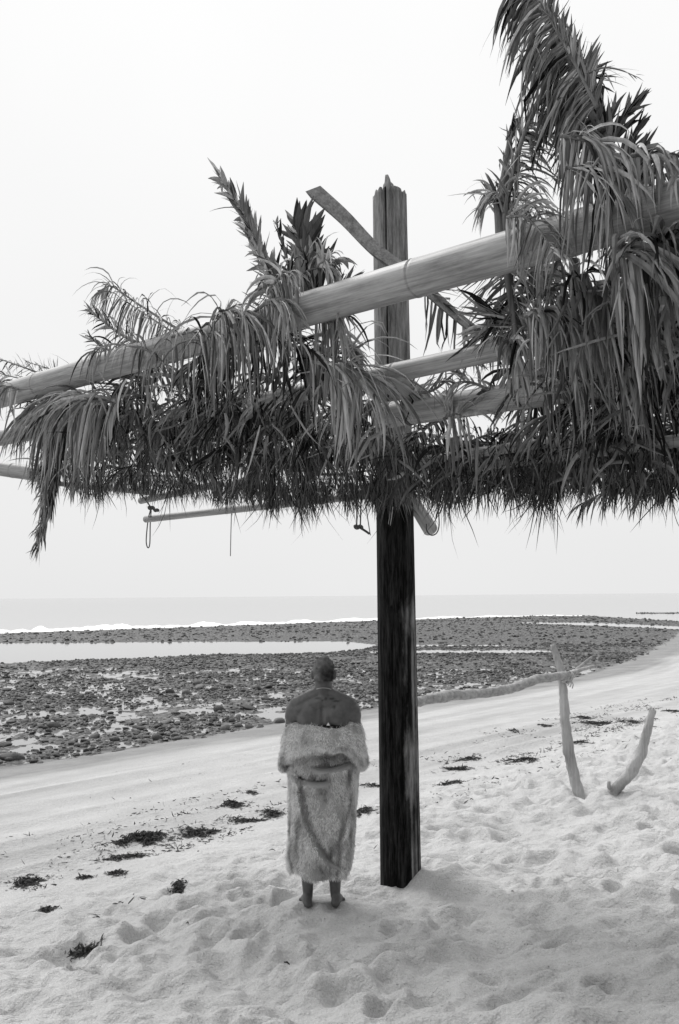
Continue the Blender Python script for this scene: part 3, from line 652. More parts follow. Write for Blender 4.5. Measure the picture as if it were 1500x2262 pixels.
# -- left frond hanging from its arched rib
frond(A((440, 755), (372, 714), (300, 668), (247, 633), (222, 642), off=.04), 44, .42, .014, (60, 70), 2.3, (.8, 1.0, .6), .05, .012, .4, Nh=-VV, miss=.05)
frond(A((400, 745), (330, 700), (262, 655), off=-.06), 30, .40, .014, (65, 70), 2.6, (.8, 1.0, .8), .05, .008, .45, Nh=-VV)
frond(A((330, 770), (270, 740), (235, 715), (198, 688), off=.08), 26, .22, .018, (35, 40), .9, (1, 1, .6), .1, .016, .3, Nh=-VV)
frond(A((290, 800), (240, 780), (195, 742), off=.1), 20, .2, .018, (30, 35), .5, (1, 1, .6), .0, .010, .35, Nh=-VV)
frond(A((360, 800), (320, 770), (250, 760), (205, 775), off=-.11), 26, .40, .017, (70, 70), 2.7, (1, 1, .8), .0, .010, .38, Nh=-VV)
# -- far left
frond(A((140, 850), (70, 818), (-40, 780), off=.14), 34, .26, .014, (24, 26), .4, (1, 1, .8), .0, .012, .55, Nh=NA)
frond(A((150, 860), (60, 840), (-40, 815), off=.10), 34, .24, .014, (22, 30), .7, (1, 1, .8), .0, .010, .6, Nh=NA)
frond(A((40, 860), (0, 852), (-50, 850), off=-.12), 24, .42, .018, (70, 70), 2.5, (1, 1, .8), .0, .010, .5, Nh=-VV)
frond(A((130, 830), (110, 815), (60, 800), off=.15), 16, .15, .012, (40, 20), .1, (1, 1, .6), .0, .008, .45, Nh=NA)
frond(R((250, 905), (180, 880), (110, 880), (40, 930)), 50, .55, .026, (60, 65), 2.0, (.9, 1, .8), .0, .014, .36, Nh=-VV)
frond(R((220, 900), (150, 890), (90, 905), off=-.14), 40, .72, .030, (70, 70), 2.5, (.9, 1, .9), .0, .014, .42, Nh=-VV)
frond(R((260, 890), (200, 880), (150, 890), off=-.18), 26, .62, .032, (70, 70), 2.4, (.9, 1, .9), .0, .012, .58, Nh=-VV)
drp = frond(R((125, 905), (112, 990), (100, 1090), (86, 1215), off=-.10), 110, .44, .026, (20, 22), .7, (1.0, 1, .8), .0, .016, .24, Nh=-VV, jit=.08, brk=.03)
drp['label'] = 'longest drooping frond, pointed, hanging at the left end'
frond(R((135, 940), (125, 1020), (112, 1110), (95, 1180), off=-.03), 90, .46, .028, (24, 26), .8, (1.0, 1, .7), .0, .014, .12, Nh=-VV, jit=.1, brk=.04)
frond(R((200, 910), (185, 990), (165, 1060), off=-.06), 50, .5, .030, (30, 30), 1.0, (1.0, 1, .6), .0, .012, .34, Nh=-VV, jit=.2)
# -- centre: leaf bent over the second pole, arcing down
frond(R((690, 800), (740, 806), (775, 814), (800, 832), off=-.13), 30, .56, .026, (65, 78), 2.0, (1, 1.0, 1.1), .0, .012, .62, Nh=-VV, jit=.15)
frond(R((735, 790), (770, 806), (798, 835), off=-.15), 18, .6, .026, (70, 60), 1.8, (1, 1.0, 1.1), .0, .010, .72, Nh=-VV, jit=.15)
frond(A((700, 690), (730, 692), (750, 690), off=.12), 26, .40, .024, (70, 65), 2.2, (1, 1, 1), .0, .010, .5, Nh=-VV)
frond(R((740, 720), (765, 760), (795, 810), off=.05), 26, .26, .026, (30, 40), .8, (1, 1, .7), .0, .012, .55, Nh=-VV)
frond(R((560, 720), (640, 760), (720, 790), off=.04), 50, .42, .028, (55, 60), 1.5, (1, 1, .8), .0, .020, .16, Nh=-VV)
frond(R((980, 925), (1005, 915), (1030, 920), off=-.12), 16, .34, .028, (60, 70), 1.7, (1, 1, 1), .0, .010, .55, Nh=-VV, jit=.2)
frond(R((900, 870), (960, 860), (1030, 800), (1050, 790), off=.05), 30, .22, .02, (40, 40), .7, (1, 1, .7), .0, .012, .4, Nh=-VV)
frond(R((1100, 870), (1040, 845), (1000, 850), (985, 880), off=.0), 24, .18, .02, (40, 50), 1.2, (1, 1, .7), .0, .012, .6, Nh=-VV)
# -- right: leaves hanging in front of the lower poles
for (x0, y0, x1, y1, off, L_, W_, tn) in ((1160, 700, 1240, 690, -.15, .42, .03, .52), (1180, 690, 1260, 710, -.18, .40, .028, .44), (1120, 770, 1150, 760, -.1, .34, .034, .6), (1230, 640, 1300, 600, -.05, .5, .036, .3),
                                         (1340, 560, 1420, 560, -.2, .55, .042, .42), (1370, 640, 1450, 620, -.2, .55, .040, .5), (1430, 560, 1500, 520, -.15, .5, .04, .26),
                                         (1280, 660, 1360, 640, -.12, .5, .036, .24), (1250, 780, 1350, 760, -.12, .45, .03, .34), (1360, 770, 1460, 760, -.15, .5, .03, .36),
                                         (1400, 500, 1470, 470, .1, .45, .036, .2), (1230, 720, 1300, 730, -.2, .38, .03, .36), (1330, 850, 1420, 830, -.1, .45, .026, .3), (1200, 860, 1290, 850, -.1, .42, .024, .3)):
    frond(R((x0, y0), ((x0 + x1) / 2, (y0 + y1) / 2 - 5), (x1, y1), off=off), 18, L_, W_ * .95, (75, 75), 2.6, (1, 1, .95), .0, .012, tn, Nh=-VV)
# -- general thatch: fronds laid across the slope, in courses
def course(x0, x1, ya, yb, count, L, W, tone, off=0.04, al=25, droop=2.4, ln=0.7):  # low tones in the deep courses paint in the shade under the thatch
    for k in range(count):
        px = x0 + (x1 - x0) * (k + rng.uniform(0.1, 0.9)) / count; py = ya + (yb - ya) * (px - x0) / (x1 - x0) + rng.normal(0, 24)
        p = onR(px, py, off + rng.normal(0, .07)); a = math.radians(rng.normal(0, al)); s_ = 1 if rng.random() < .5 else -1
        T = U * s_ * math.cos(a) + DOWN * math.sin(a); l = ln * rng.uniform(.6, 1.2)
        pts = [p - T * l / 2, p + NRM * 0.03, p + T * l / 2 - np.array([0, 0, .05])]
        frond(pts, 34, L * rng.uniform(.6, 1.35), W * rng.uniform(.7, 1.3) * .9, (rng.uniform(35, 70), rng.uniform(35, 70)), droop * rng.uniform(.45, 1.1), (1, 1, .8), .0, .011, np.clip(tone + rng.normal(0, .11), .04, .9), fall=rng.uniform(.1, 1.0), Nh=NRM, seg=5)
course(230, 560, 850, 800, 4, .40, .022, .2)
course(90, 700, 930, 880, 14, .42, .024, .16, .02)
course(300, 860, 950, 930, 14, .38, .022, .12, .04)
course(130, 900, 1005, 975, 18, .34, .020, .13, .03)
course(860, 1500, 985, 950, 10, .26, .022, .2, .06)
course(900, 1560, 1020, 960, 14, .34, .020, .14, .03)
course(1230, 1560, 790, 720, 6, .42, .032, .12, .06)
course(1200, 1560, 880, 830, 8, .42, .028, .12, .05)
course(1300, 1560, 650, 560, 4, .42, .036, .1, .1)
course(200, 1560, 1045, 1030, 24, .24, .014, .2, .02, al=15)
# fine shredded fringe along the eaves
def fringe(x0, x1, ya, yb, n, Lm, W, off):
    px = rng.uniform(x0, x1, n); py = ya + (yb - ya) * (px - x0) / (x1 - x0) + rng.normal(0, 9, n)
    P = np.array([onR(a, b_, off + rng.normal(0, .05)) for a, b_ in zip(px, py)])
    D = nrm(np.stack([rng.normal(0, .22, n) + 1.1 * fbm(px / 22.0, px * 0, 61, 3), rng.normal(0, .3, n), np.full(n, -1.0)], 1))
    L = Lm * rng.uniform(.45, 1.0, n) * np.where(rng.random(n) < .04, 1.7, 1.0) * (0.45 + 0.8 * vnoise(px / 55.0, px * 0, 8)) * (.65 + .8 * vnoise(px / 11.0, px * 0, 18))
    V, Fq, per = ribbons(P, D, L, W * rng.uniform(.3, 1.0, n), np.full(n, .5), 4, .6, .55)
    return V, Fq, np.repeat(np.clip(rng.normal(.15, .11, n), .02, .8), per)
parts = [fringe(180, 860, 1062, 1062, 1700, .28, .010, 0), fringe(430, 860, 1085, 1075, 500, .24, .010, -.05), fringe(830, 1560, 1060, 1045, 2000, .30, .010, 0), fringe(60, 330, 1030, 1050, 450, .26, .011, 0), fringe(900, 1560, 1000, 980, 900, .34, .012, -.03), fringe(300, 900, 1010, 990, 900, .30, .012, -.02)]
def loose(x0, x1, ya, yb, n, tone):                                  # single torn leaflets lodged at odd angles
    px = rng.uniform(x0, x1, n); py = rng.uniform(ya, yb, n) - .1 * (px - x0) * (1 if x1 - x0 > 900 else 0); P = np.array([onR(a, b_, rng.normal(-.05, .12)) for a, b_ in zip(px, py)]); D = rng.normal(size=(n, 3)) * [1, 1, .7] - [0, 0, .35]
    V, Fq, per = ribbons(P, D, rng.uniform(.12, .42, n), rng.uniform(.006, .030, n), rng.uniform(.1, 1.8, n), 6, .9, .5, .3); return V, Fq, np.repeat(np.clip(tone + rng.normal(0, .2, n), .02, .95), per)
parts += [loose(180, 860, 830, 1010, 420, .30), loose(860, 1540, 955, 1060, 300, .22), loose(1180, 1540, 620, 900, 260, .34), loose(60, 260, 890, 1040, 90, .4)]
off = 0; Vs, Fs, Ts = [], [], []
for v, f, t in parts: Vs.append(v); Fs.append(f + off); Ts.append(t); off += len(v)
tag(mesh('thatch_fringe', np.concatenate(Vs), np.concatenate(Fs), M_leaf, shelter, smooth=False, attrs={'tone': np.concatenate(Ts)}), kind='stuff')

# ------------------------------------------------------------------ ropes hanging from the shelter
def wire(pts, r, n=40, seg=7): return tube_arrays(smooth_path(pts, n), r, seg, True)
def knot(c, r, t): 
    a = np.linspace(0, 2 * np.pi, 26); q = np.stack([np.sin(a) + 2 * np.sin(2 * a), (np.cos(a) - 2 * np.cos(2 * a)) * .8, -np.sin(3 * a)], 1) * r / 2.6
    return tube_arrays(c + q, t, 6, False)
V, Fs = join([knot(onR(334, 1122), .025, .012), knot(onR(345, 1127), .02, .011), wire([onR(333, 1125), onR(327, 1150), onR(323, 1195), onR(327, 1210), onR(331, 1200), onR(332, 1155), onR(334, 1128)], .006), wire([onR(300, 1080), onR(322, 1105), onR(334, 1122)], .007)])
tag(mesh('hanging_rope', V, Fs, M_rope), 'knotted dark rope with a long narrow loop hanging under the eave', 'rope')
V, Fs = join([wire([onR(785, 1085), onR(788, 1120), onR(788, 1160)], .006), wire([onR(798, 1085), onR(797, 1125), onR(796, 1160)], .006), knot(onR(792, 1164), .03, .011), wire([onR(796, 1166), onR(806, 1172), onR(816, 1179)], .010), wire([onR(805, 1090), onR(810, 1130), onR(818, 1182)], .004)])
tag(mesh('hanging_rope', V, Fs, M_rope), 'short twin cords ending in one knot, hanging just beside the post', 'rope')
V, Fs = wire([onR(942, 1158), onR(943, 1172), onR(952, 1182), onR(964, 1178), onR(970, 1160), onR(968, 1125), onR(962, 1090)], .005)
tag(mesh('wire_loop', V, Fs, M_rope), 'dark curved wire hooped under the cut end of a bamboo rafter', 'wire')
V, Fs = wire([onR(509, 1080), onR(511, 1130), onR(510, 1180), onR(509, 1228)], .004)
tag(mesh('hanging_string', V, Fs, M_rope), 'single thin straight string dangling from the thatch over open sky', 'string')
V, Fs = join([wire([onR(862, 1130, -.2), onR(856, 1180, -.2), onR(860, 1215, -.2), onR(853, 1250, -.2)], .003), wire([onR(868, 1120, -.2), onR(858, 1190, -.2), onR(851, 1225, -.2), onR(852, 1252, -.2)], .003)])
tag(mesh('hanging_string', V, Fs, M_palerope), 'loose pale twine dangling down the face of the timber post', 'string')

# ------------------------------------------------------------------ driftwood rack
def limb(pts, r, n=40, seg=14): 
    P = smooth_path(pts, n); P = P + 0.012 * np.stack([fbm(np.arange(n) * .3, np.arange(n) * 0., 3 + int(pts[0][0] * 10) % 50), np.zeros(n), fbm(np.arange(n) * .3, np.arange(n) * 0 + 5, 9)], 1) * 2
    rr_ = np.interp(np.linspace(0, 1, n), np.linspace(0, 1, len(r)), r) * (1 + .22 * fbm(np.arange(n) * .45, np.arange(n) * 0. + 2, 8))
    return tube_arrays(P, rr_ * .93, seg, True, wob=.2)
g0 = ground_at(1283, 1757); YB = g0[1]
rack = empty('driftwood_rack', g0); tag(rack, 'bleached driftwood rack, a long rail lashed to a forked upright right of the timber post', 'driftwood rack')
r_ = lambda px: px / 2 / FPX * YB
V, Fs = limb([g0 - [0, 0, .12], at(1270, 1725, YB), at(1258, 1670, YB), at(1250, 1600, YB), at(1245, 1540, YB), at(1240, 1490, YB), at(1230, 1455, YB + .05), at(1222, 1425, YB + .1)], [r_(26), r_(26), r_(25), r_(23), r_(21), r_(19), r_(17), r_(13)], 50)
mesh('upright', V, Fs, M_drift, rack)
V, Fs = limb([at(1246, 1505, YB), at(1265, 1490, YB), at(1285, 1470, YB + .05), at(1307, 1452, YB + .08)], [r_(13), r_(11), r_(9), r_(6)], 16, 9); mesh('fork', V, Fs, M_drift, rack)
V, Fs = limb([at(1262, 1488, YB), at(1290, 1478, YB - .05), at(1316, 1470, YB - .06)], [r_(9), r_(9), r_(6)], 12, 9); mesh('fork', V, Fs, M_drift, rack)
YL = YB - 1.0
rail = [at(870, 1556, YL), at(925, 1549, YL + .1), at(1000, 1536, YL + .3), at(1070, 1531, YL + .5), at(1130, 1521, YL + .65), at(1190, 1500, YB - .2), at(1255, 1492, YB - .09)]
V, Fs = limb(rail, [r_(22), r_(22), r_(23), r_(22), r_(22), r_(21), r_(19)], 60); mesh('rail', V, Fs, M_driftrail, rack)
gg = rail[0]; zl = float(height(gg[0] + .02, gg[1]))
V, Fs = limb([np.array([gg[0] + .03, gg[1] + .05, zl - .2]), np.array([gg[0] + .01, gg[1] + .07, zl + .5]), gg + [0, .09, .10]], [.055, .05, .045], 24); mesh('upright', V, Fs, M_drift, rack)
coils = []
for k in range(11):
    a = np.linspace(0, 2 * np.pi, 22); c = at(1252 + k * 1.2 - 7, 1496, YB - .05); n1 = nrm(np.array([.9, rng.normal(0, .3), rng.normal(0, .5)])); e1 = nrm(np.cross(n1, [0, 1.0, 0.2])); e2 = np.cross(n1, e1)
    coils.append(tube_arrays(c + np.outer(np.cos(a), e1) * (.058 + .008 * rng.random()) + np.outer(np.sin(a), e2) * (.066 + .012 * rng.random()), .008, 6, False))
for k in range(3): coils.append(wire([at(1258, 1500, YB - .12), at(1258 + 4 * k, 1507 + 2 * k, YB - .12), at(1254 + 5 * k, 1515 + 3 * k, YB - .12)], .006, 12))
V, Fs = join(coils); mesh('rope_lashing', V, Fs, M_palerope, rack)
g1 = ground_at(1352, 1748)
k_ = g1[1]
V, Fs = join([limb([g1 - [.02, 0, .10], g1 + [.03, 0, .02], at(1388, 1712, k_), at(1415, 1665, k_), at(1432, 1610, k_), at(1443, 1568, k_)], [r_(26), r_(26), r_(26), r_(24), r_(20), r_(15)], 40),
              limb([at(1360, 1750, k_), at(1346, 1740, k_ - .05), at(1345, 1726, k_ - .05)], [r_(13), r_(10), r_(7)], 10, 8), limb([at(1438, 1590, k_), at(1437, 1575, k_), at(1437, 1563, k_)], [r_(9), r_(9), r_(6)], 8, 8), limb([at(1438, 1605, k_), at(1444, 1606, k_), at(1452, 1606, k_)], [r_(4), r_(3), r_(2)], 8, 6)])
tag(mesh('driftwood_branch', V, Fs, M_drift), 'short curved pale branch leaning out of the sand right of the rack', 'branch')

# ------------------------------------------------------------------ seaweed cast up on the sand
def weed(cx, cy, ra, rb, n, hgt, ang=0.0):
    n *= 7; q = np.sqrt(rng.random(n)) * 1.25; t = rng.uniform(0, 2 * np.pi, n); a, b_ = ra * q * np.cos(t), rb * q * np.sin(t)
    nz = fbm(a / ra * 3.0 + cx * 7, b_ / rb * 2.2 + cy * 3, 55, 4); ok = (q + 4.4 * nz < .70); q, t, a, b_ = q[ok], t[ok], a[ok], b_[ok]; far_ = rng.random(len(q)) < .16; a = np.where(far_, a * 1.9, a); b_ = np.where(far_, b_ * 1.9, b_); q = np.where(far_, 1.0, q); n = len(q)
    x = cx + a * math.cos(ang) - b_ * math.sin(ang); y = cy + a * math.sin(ang) + b_ * math.cos(ang)
    P = np.stack([x, y, height(x, y) + .6 * hgt * np.maximum(1 - q ** 2, 0) * rng.random(n)], 1); D = rng.normal(size=(n, 3)); D[:, 2] = np.abs(D[:, 2]) * .22
    V, Fq, per = ribbons(P, D, rng.uniform(.018, .065, n) * (1 + .03 * (cy - 8)), rng.uniform(.005, .018, n), rng.uniform(.8, 3.2, n), 4, 1.0, .9)
    h = height(V[:, 0], V[:, 1]); V[:, 2] = np.maximum(V[:, 2], h + .003 + .004 * rng.random(len(V))); return V, Fq
WEED = [(300, 1850, 62, 20, 420, .09, 'largest dark seaweed heap on the sand, left of the person'), (445, 1843, 36, 16, 200, .07, 'ragged dark seaweed clump between the largest heap and the person'),
        (508, 1779, 26, 11, 190, .08, 'rounded black seaweed tuft on smooth sand left of the fur wrap'), (55, 1952, 34, 16, 220, .07, 'round grey-brown seaweed mat near the left edge of the beach'),
        (275, 1895, 50, 10, 120, .03, 'thin curved seaweed trail just below the largest heap'), (258, 1930, 16, 9, 60, .03, 'small seaweed knot below the curved trail'),
        (190, 2102, 20, 5, 60, .03, 'isolated seaweed strip on trampled sand in the near left'), (558, 1753, 11, 5, 60, .03, 'tiny seaweed tuft beyond the black rounded one'),
        (395, 1965, 14, 14, 50, .06, 'twiggy dark seaweed scrap sticking up left of the bare feet'), (190, 1940, 12, 6, 40, .03, 'little seaweed scrap between the mat and the large heap'),
        (105, 2010, 14, 7, 45, .03, 'crumbled seaweed scrap under the round mat'), (800, 1795, 22, 14, 160, .06, 'seaweed bank squeezed between the fur wrap and the timber post'),
        (820, 1735, 26, 5, 80, .03, 'flat seaweed streak behind the fur wrap beside the post'), (545, 1815, 40, 5, 90, .03, 'narrow seaweed line beyond the ragged clump'), (605, 1800, 22, 12, 90, .04, 'loose seaweed wisps right at the hem of the fur wrap'),
        (1010, 1700, 34, 8, 170, .05, 'long dark seaweed strip right of the timber post'), (1030, 1676, 30, 5, 110, .04, 'slim seaweed strip just beyond the long dark one'), (1155, 1680, 46, 9, 220, .05, 'broad dark seaweed band left of the driftwood upright'),
        (1325, 1600, 30, 12, 220, .07, 'dense seaweed heap between the two driftwood uprights'), (1284, 1585, 17, 8, 90, .06, 'pointed seaweed clump right beside the driftwood upright'), (1395, 1596, 28, 5, 90, .03, 'thin seaweed strip behind the leaning branch'),
        (1280, 1640, 26, 9, 110, .04, 'scattered seaweed fringe at the foot of the dense heap'), (1485, 1572, 22, 5, 90, .04, 'seaweed strip at the far right beyond the branch'), (1200, 1603, 20, 3, 60, .03, 'faint seaweed streak beyond the broad band'),
        (995, 1733, 30, 7, 80, .03, 'sparse seaweed bits nearest the post on its right'), (1132, 1612, 16, 3, 40, .02, 'faintest seaweed streak, highest on the smooth sand'), (860, 1640, 4, 2, 6, .01, '')]
for px, py, wa, wb, n, hg, lab in WEED:
    if not lab: continue
    g = ground_at(px, py); d = g[1]; ra = wa / FPX * d; sl = (CAM[2] - g[2]) / d; rb = wb / FPX * d / max(sl, .12) * .5
    V, Fq = weed(g[0], g[1], ra, rb, int(n * 1.3), hg, math.atan2(.35, 1) if wa > 2 * wb else 0.1)
    tag(mesh('seaweed_clump', V, Fq, M_weed, smooth=False), lab, 'seaweed', 'seaweed cast up along the tide line')
bits = []; nb = 12000
w = rng.uniform(0, 32, nb); s0 = rng.choice([7.2, 7.9, 8.6, 9.4, 6.2], nb, p=[.3, .3, .2, .1, .1]) + rng.normal(0, .16, nb); x = -CS * s0 + SN * w; y = SN * s0 + CS * w
x2 = rng.uniform(-6, 8, 500); y2 = rng.uniform(3.5, 18, 500); x = np.concatenate([x, x2]); y = np.concatenate([y, y2]); n = len(x)
keep = (y > 3) & ((.6 * vnoise(x * .8, y * .8, 33) + .4 * vnoise(x * 3.1, y * 3.1, 34)) > .53); x, y = x[keep], y[keep]; n = len(x)
P = np.stack([x, y, height(x, y) + .004], 1); D = rng.normal(size=(n, 3)); D[:, 2] = np.abs(D[:, 2]) * .25
V, Fq, per = ribbons(P, D, rng.uniform(.02, .09, n), rng.uniform(.004, .016, n), rng.uniform(0, 1.5, n), 4, 1.0, .9); V[:, 2] = np.maximum(V[:, 2], height(V[:, 0], V[:, 1]) + .002)
tag(mesh('seaweed_litter', V, Fq, M_weed, smooth=False), 'small dark shreds of seaweed sprinkled over the sand', kind='stuff')

# ------------------------------------------------------------------ the person
K = (at(722, 1452, PER[1] + .0)[2] - PER[2]) / 1.705
def B(x, y, z): return np.array([PER[0] + .02 + x * K, PER[1] + y * K, PER[2] + z * K])
def capsule(p, q, r0, r1, seg=18):
    p, q = np.asarray(p, float), np.asarray(q, float); T = nrm(q - p); k = np.linspace(-np.pi / 2, 0, 6)
    pts = [p + T * r0 * math.sin(a) for a in k] + [p + (q - p) * t for t in np.linspace(.1, .9, 8)] + [q + T * r1 * math.sin(a) for a in -k[::-1]]
    rad = [max(r0 * math.cos(a), 1e-4) for a in k] + [r0 + (r1 - r0) * t for t in np.linspace(.1, .9, 8)] + [max(r1 * math.cos(a), 1e-4) for a in k[::-1]]
    return tube_arrays(np.array(pts), np.array(rad), seg, True)
V0, F0 = ico(4)
def ell(c, r): return V0 * (np.asarray(r) * K) + c, F0
parts = []
def cap(p, q, a, b_): parts.append(capsule(B(*p), B(*q), a * K, b_ * K))
def el_(c, r): parts.append(ell(B(*c), r))
for sx, hx_ in ((-1, -.113), (1, .076)):
    cap((hx_, .0, .075), (hx_ - .004, -.005, .36), .034, .056); cap((hx_ - .003, -.012, .22), (hx_ - .003, -.014, .36), .038, .052)
    cap((hx_, 0, .36), (hx_ * .9 + .0, .01, .5), .054, .055); cap((hx_, .01, .5), (hx_ * .9, .0, .88), .06, .088)
    cap((hx_, -.035, .035), (hx_ + sx * .006, -.02, .075), .032, .030); cap((hx_, -.03, .03), (hx_ + sx * .02, .10, .03), .028, .034); cap((hx_ + sx * .01, .0, .06), (hx_ + sx * .02, .10, .035), .034, .03)
    for t in range(5):
        tx = hx_ + sx * (-.022 + t * .018 + .01); ln = (.178, .176, .168, .158, .145)[t]; cap((tx - sx * .002, .10, .02), (tx, ln, .014), .012, (.013, .010, .009, .0085, .008)[t])
el_((0, 0, .93), (.17, .125, .15)); el_((0, 0, 1.08), (.145, .105, .17)); el_((0, .0, 1.24), (.175, .112, .18)); el_((0, .005, 1.34), (.17, .085, .09))
for sx in (-1, 1):
    el_((sx * .095, -.065, 1.285), (.085, .045, .10)); cap((sx * .03, -.015, 1.455), (sx * .185, -.01, 1.375), .048, .056); cap((sx * .0, -.03, 1.40), (sx * .17, -.02, 1.33), .06, .066)
    cap((sx * .195, -.005, 1.335), (sx * .205, -.005, 1.30), .068, .064)
    cap((sx * .205, -.005, 1.31), (sx * .228, .03, 1.07), .058, .044); cap((sx * .228, .03, 1.07), (sx * .085, .225, 1.16), .044, .030)
    # hand gathering the fur in front of the chest
    wr = np.array([sx * .085, .225, 1.16]); cap(tuple(wr), (sx * .04, .25, 1.19), .028, .030); cap((sx * .05, .245, 1.20), (sx * .03, .262, 1.19), .026, .026)
    for f_ in range(4):
        z_ = 1.225 - f_ * .019; l_ = (.030, .036, .033, .026)[f_]
        cap((sx * .03, .262, z_), (sx * (.03 - l_), .275, z_ - .004), .0095, .009); cap((sx * (.03 - l_), .275, z_ - .004), (sx * (.03 - l_ * .9), .250, z_ - .01), .009, .008)
    cap((sx * .055, .235, 1.215), (sx * .035, .232, 1.245), .012, .0105); cap((sx * .035, .232, 1.245), (sx * .012, .245, 1.25), .0105, .009)
cap((0, -.012, 1.38), (.004, .0, 1.56), .066, .060)
hx0 = .006
el_((hx0, -.008, 1.612), (.0735, .094, .093)); el_((hx0, -.02, 1.585), (.071, .080, .075)); el_((hx0, .02, 1.565), (.060, .072, .075)); el_((hx0, .055, 1.525), (.046, .045, .04)); el_((hx0, .075, 1.505), (.022, .022, .02))
el_((hx0, .04, 1.63), (.062, .06, .05)); cap((hx0, .082, 1.60), (hx0, .108, 1.565), .008, .013); el_((hx0 - .012, .098, 1.562), (.010, .010, .008)); el_((hx0 + .012, .098, 1.562), (.010, .010, .008))
el_((hx0 - .03, .078, 1.598), (.014, .012, .009)); el_((hx0 + .03, .078, 1.598), (.014, .012, .009)); el_((hx0, .092, 1.536), (.022, .008, .005)); el_((hx0, .092, 1.526), (.020, .009, .006))
for sx in (-1, 1): 
    el_((hx0 + sx * .083, -.020, 1.588), (.0085, .020, .032)); cap((hx0 + sx * .070, .0, 1.59), (hx0 + sx * .084, -.016, 1.60), .010, .010); cap((hx0 + sx * .070, .0, 1.565), (hx0 + sx * .080, -.012, 1.56), .009, .009)
V, Fs = join(parts)
tmp = mesh('tmp_body', V, Fs)
md = tmp.modifiers.new('r', 'REMESH'); md.mode = 'VOXEL'; md.voxel_size = 0.0062; md.use_smooth_shade = True
sm = tmp.modifiers.new('s', 'SMOOTH'); sm.factor = 0.5; sm.iterations = 5
dg = bpy.context.evaluated_depsgraph_get(); me = bpy.data.meshes.new_from_object(tmp.evaluated_get(dg)); bpy.data.objects.remove(tmp)
nv = len(me.vertices); co = np.zeros(nv * 3, np.float32); me.vertices.foreach_get('co', co); co = co.reshape(-1, 3).astype(float); nn = np.zeros(nv * 3, np.float32); me.vertices.foreach_get('normal', nn); nn = nn.reshape(-1, 3)
loc = (co - B(0, 0, 0)) / K
# spine furrow and shoulder-blade relief
bk = (loc[:, 1] < 0) & (loc[:, 2] > 1.05) & (loc[:, 2] < 1.44)
co += nn * np.where(bk, -.010 * np.exp(-(loc[:, 0] / .016) ** 2) * sstep(1.05, 1.2, loc[:, 2]) * (1 - sstep(1.36, 1.44, loc[:, 2])), 0)[:, None]
# small tattoos on the upper back
ink = np.zeros(nv)
for (tx, ty, wx, wz) in ((703, 1543, 9, 3), (720, 1544, 4, 4), (734, 1544, 7, 3), (744, 1549, 9, 2.2), (738, 1562, 4, 4), (712, 1547, 2.5, 2)):
    c = (at(tx, ty, PER[1] - .08) - B(0, 0, 0)) / K; a, b_ = wx / 323, wz / 323
    q = ((loc[:, 0] - c[0]) / a) ** 2 + ((loc[:, 2] - c[2]) / b_) ** 2
    ink = np.maximum(ink, np.where(loc[:, 1] < .0, .8 * np.exp(-q ** 1.5) * (0.55 + .9 * vnoise(loc[:, 0] * 140, loc[:, 2] * 140, 5)), 0))
me.vertices.foreach_set('co', co.astype(np.float32).ravel()); a_ = me.attributes.new('ink', 'FLOAT', 'POINT'); a_.data.foreach_set('value', np.clip(ink, 0, .85).astype(np.float32))
me.materials.clear(); me.materials.append(M_skin); me.update()
person = bpy.data.objects.new('person', me); COL.objects.link(person); me.name = 'person'
for p_ in me.polygons: p_.use_smooth = True
tag(person, 'barefoot person seen from behind, bare shoulders above a pale fur wrap, facing the sea', 'person')
bpy.context.view_layer.update()
# cropped hair: a close cap over the scalp with short bristles
npo = len(me.polygons); lt = np.zeros(npo, np.int32); me.polygons.foreach_get('loop_total', lt); li = np.zeros(len(me.loops), np.int32); me.loops.foreach_get('vertex_index', li)
quads = li[np.repeat(lt == 4, lt)].reshape(-1, 4)
hz = loc[:, 2]; hl = 1.545 + .065 * sstep(-.06, .03, loc[:, 1]) + .05 * sstep(.03, .08, loc[:, 1]) + .006 * fbm(loc[:, 0] * 60, loc[:, 1] * 60, 3)
isear = (np.abs(loc[:, 0] - hx0) > .066) & (hz < 1.632)
sc_ = (hz > hl) & ~isear; fq = quads[sc_[quads].all(1)]; us, inv = np.unique(fq, return_inverse=True)
hv = co[us] + nn[us] * (.0035 + .002 * rng.random((len(us), 1)))
ctr = hv[rng.integers(0, len(us), 5200)]; nsel = nrm(ctr - B(hx0, -.01, 1.59)); 
Vb, Fb, per = ribbons(ctr - nsel * .002, nsel + rng.normal(size=ctr.shape) * .5 + [0, -.1, -.5], rng.uniform(.005, .010, len(ctr)), np.full(len(ctr), .0016), np.full(len(ctr), .6), 2, 1, .3)
hp = (np.concatenate([hv, Vb]) - B(0, 0, 0)) / K; htone = np.clip(.2 + .75 * sstep(.01, -.06, hp[:, 0]) + .6 * sstep(1.62, 1.69, hp[:, 2]) + .7 * fbm(hp[:, 0] * 45, hp[:, 2] * 45, 9), .0, 1)  # left side and crown paler, side and top light put into the tone
mesh('hair', np.concatenate([hv, Vb]), [np.concatenate([inv.reshape(-1, 4), Fb + len(hv)])], M_hair, person, attrs={'tone': htone})
# necklace
a = np.linspace(0, 2 * np.pi, 60); zz = 1.468 - .03 * np.sin(a)
pts = np.array([B(.004 + .0655 * math.cos(t), -.003 + .064 * math.sin(t), z_) for t, z_ in zip(a, zz)])
V, Fs = join([tube_arrays(pts, .0022, 6, False)] + [ell(B(-.015, -.0685, 1.497), (.0035, .0035, .0035))]); mesh('necklace', V, Fs, M_metal, person)

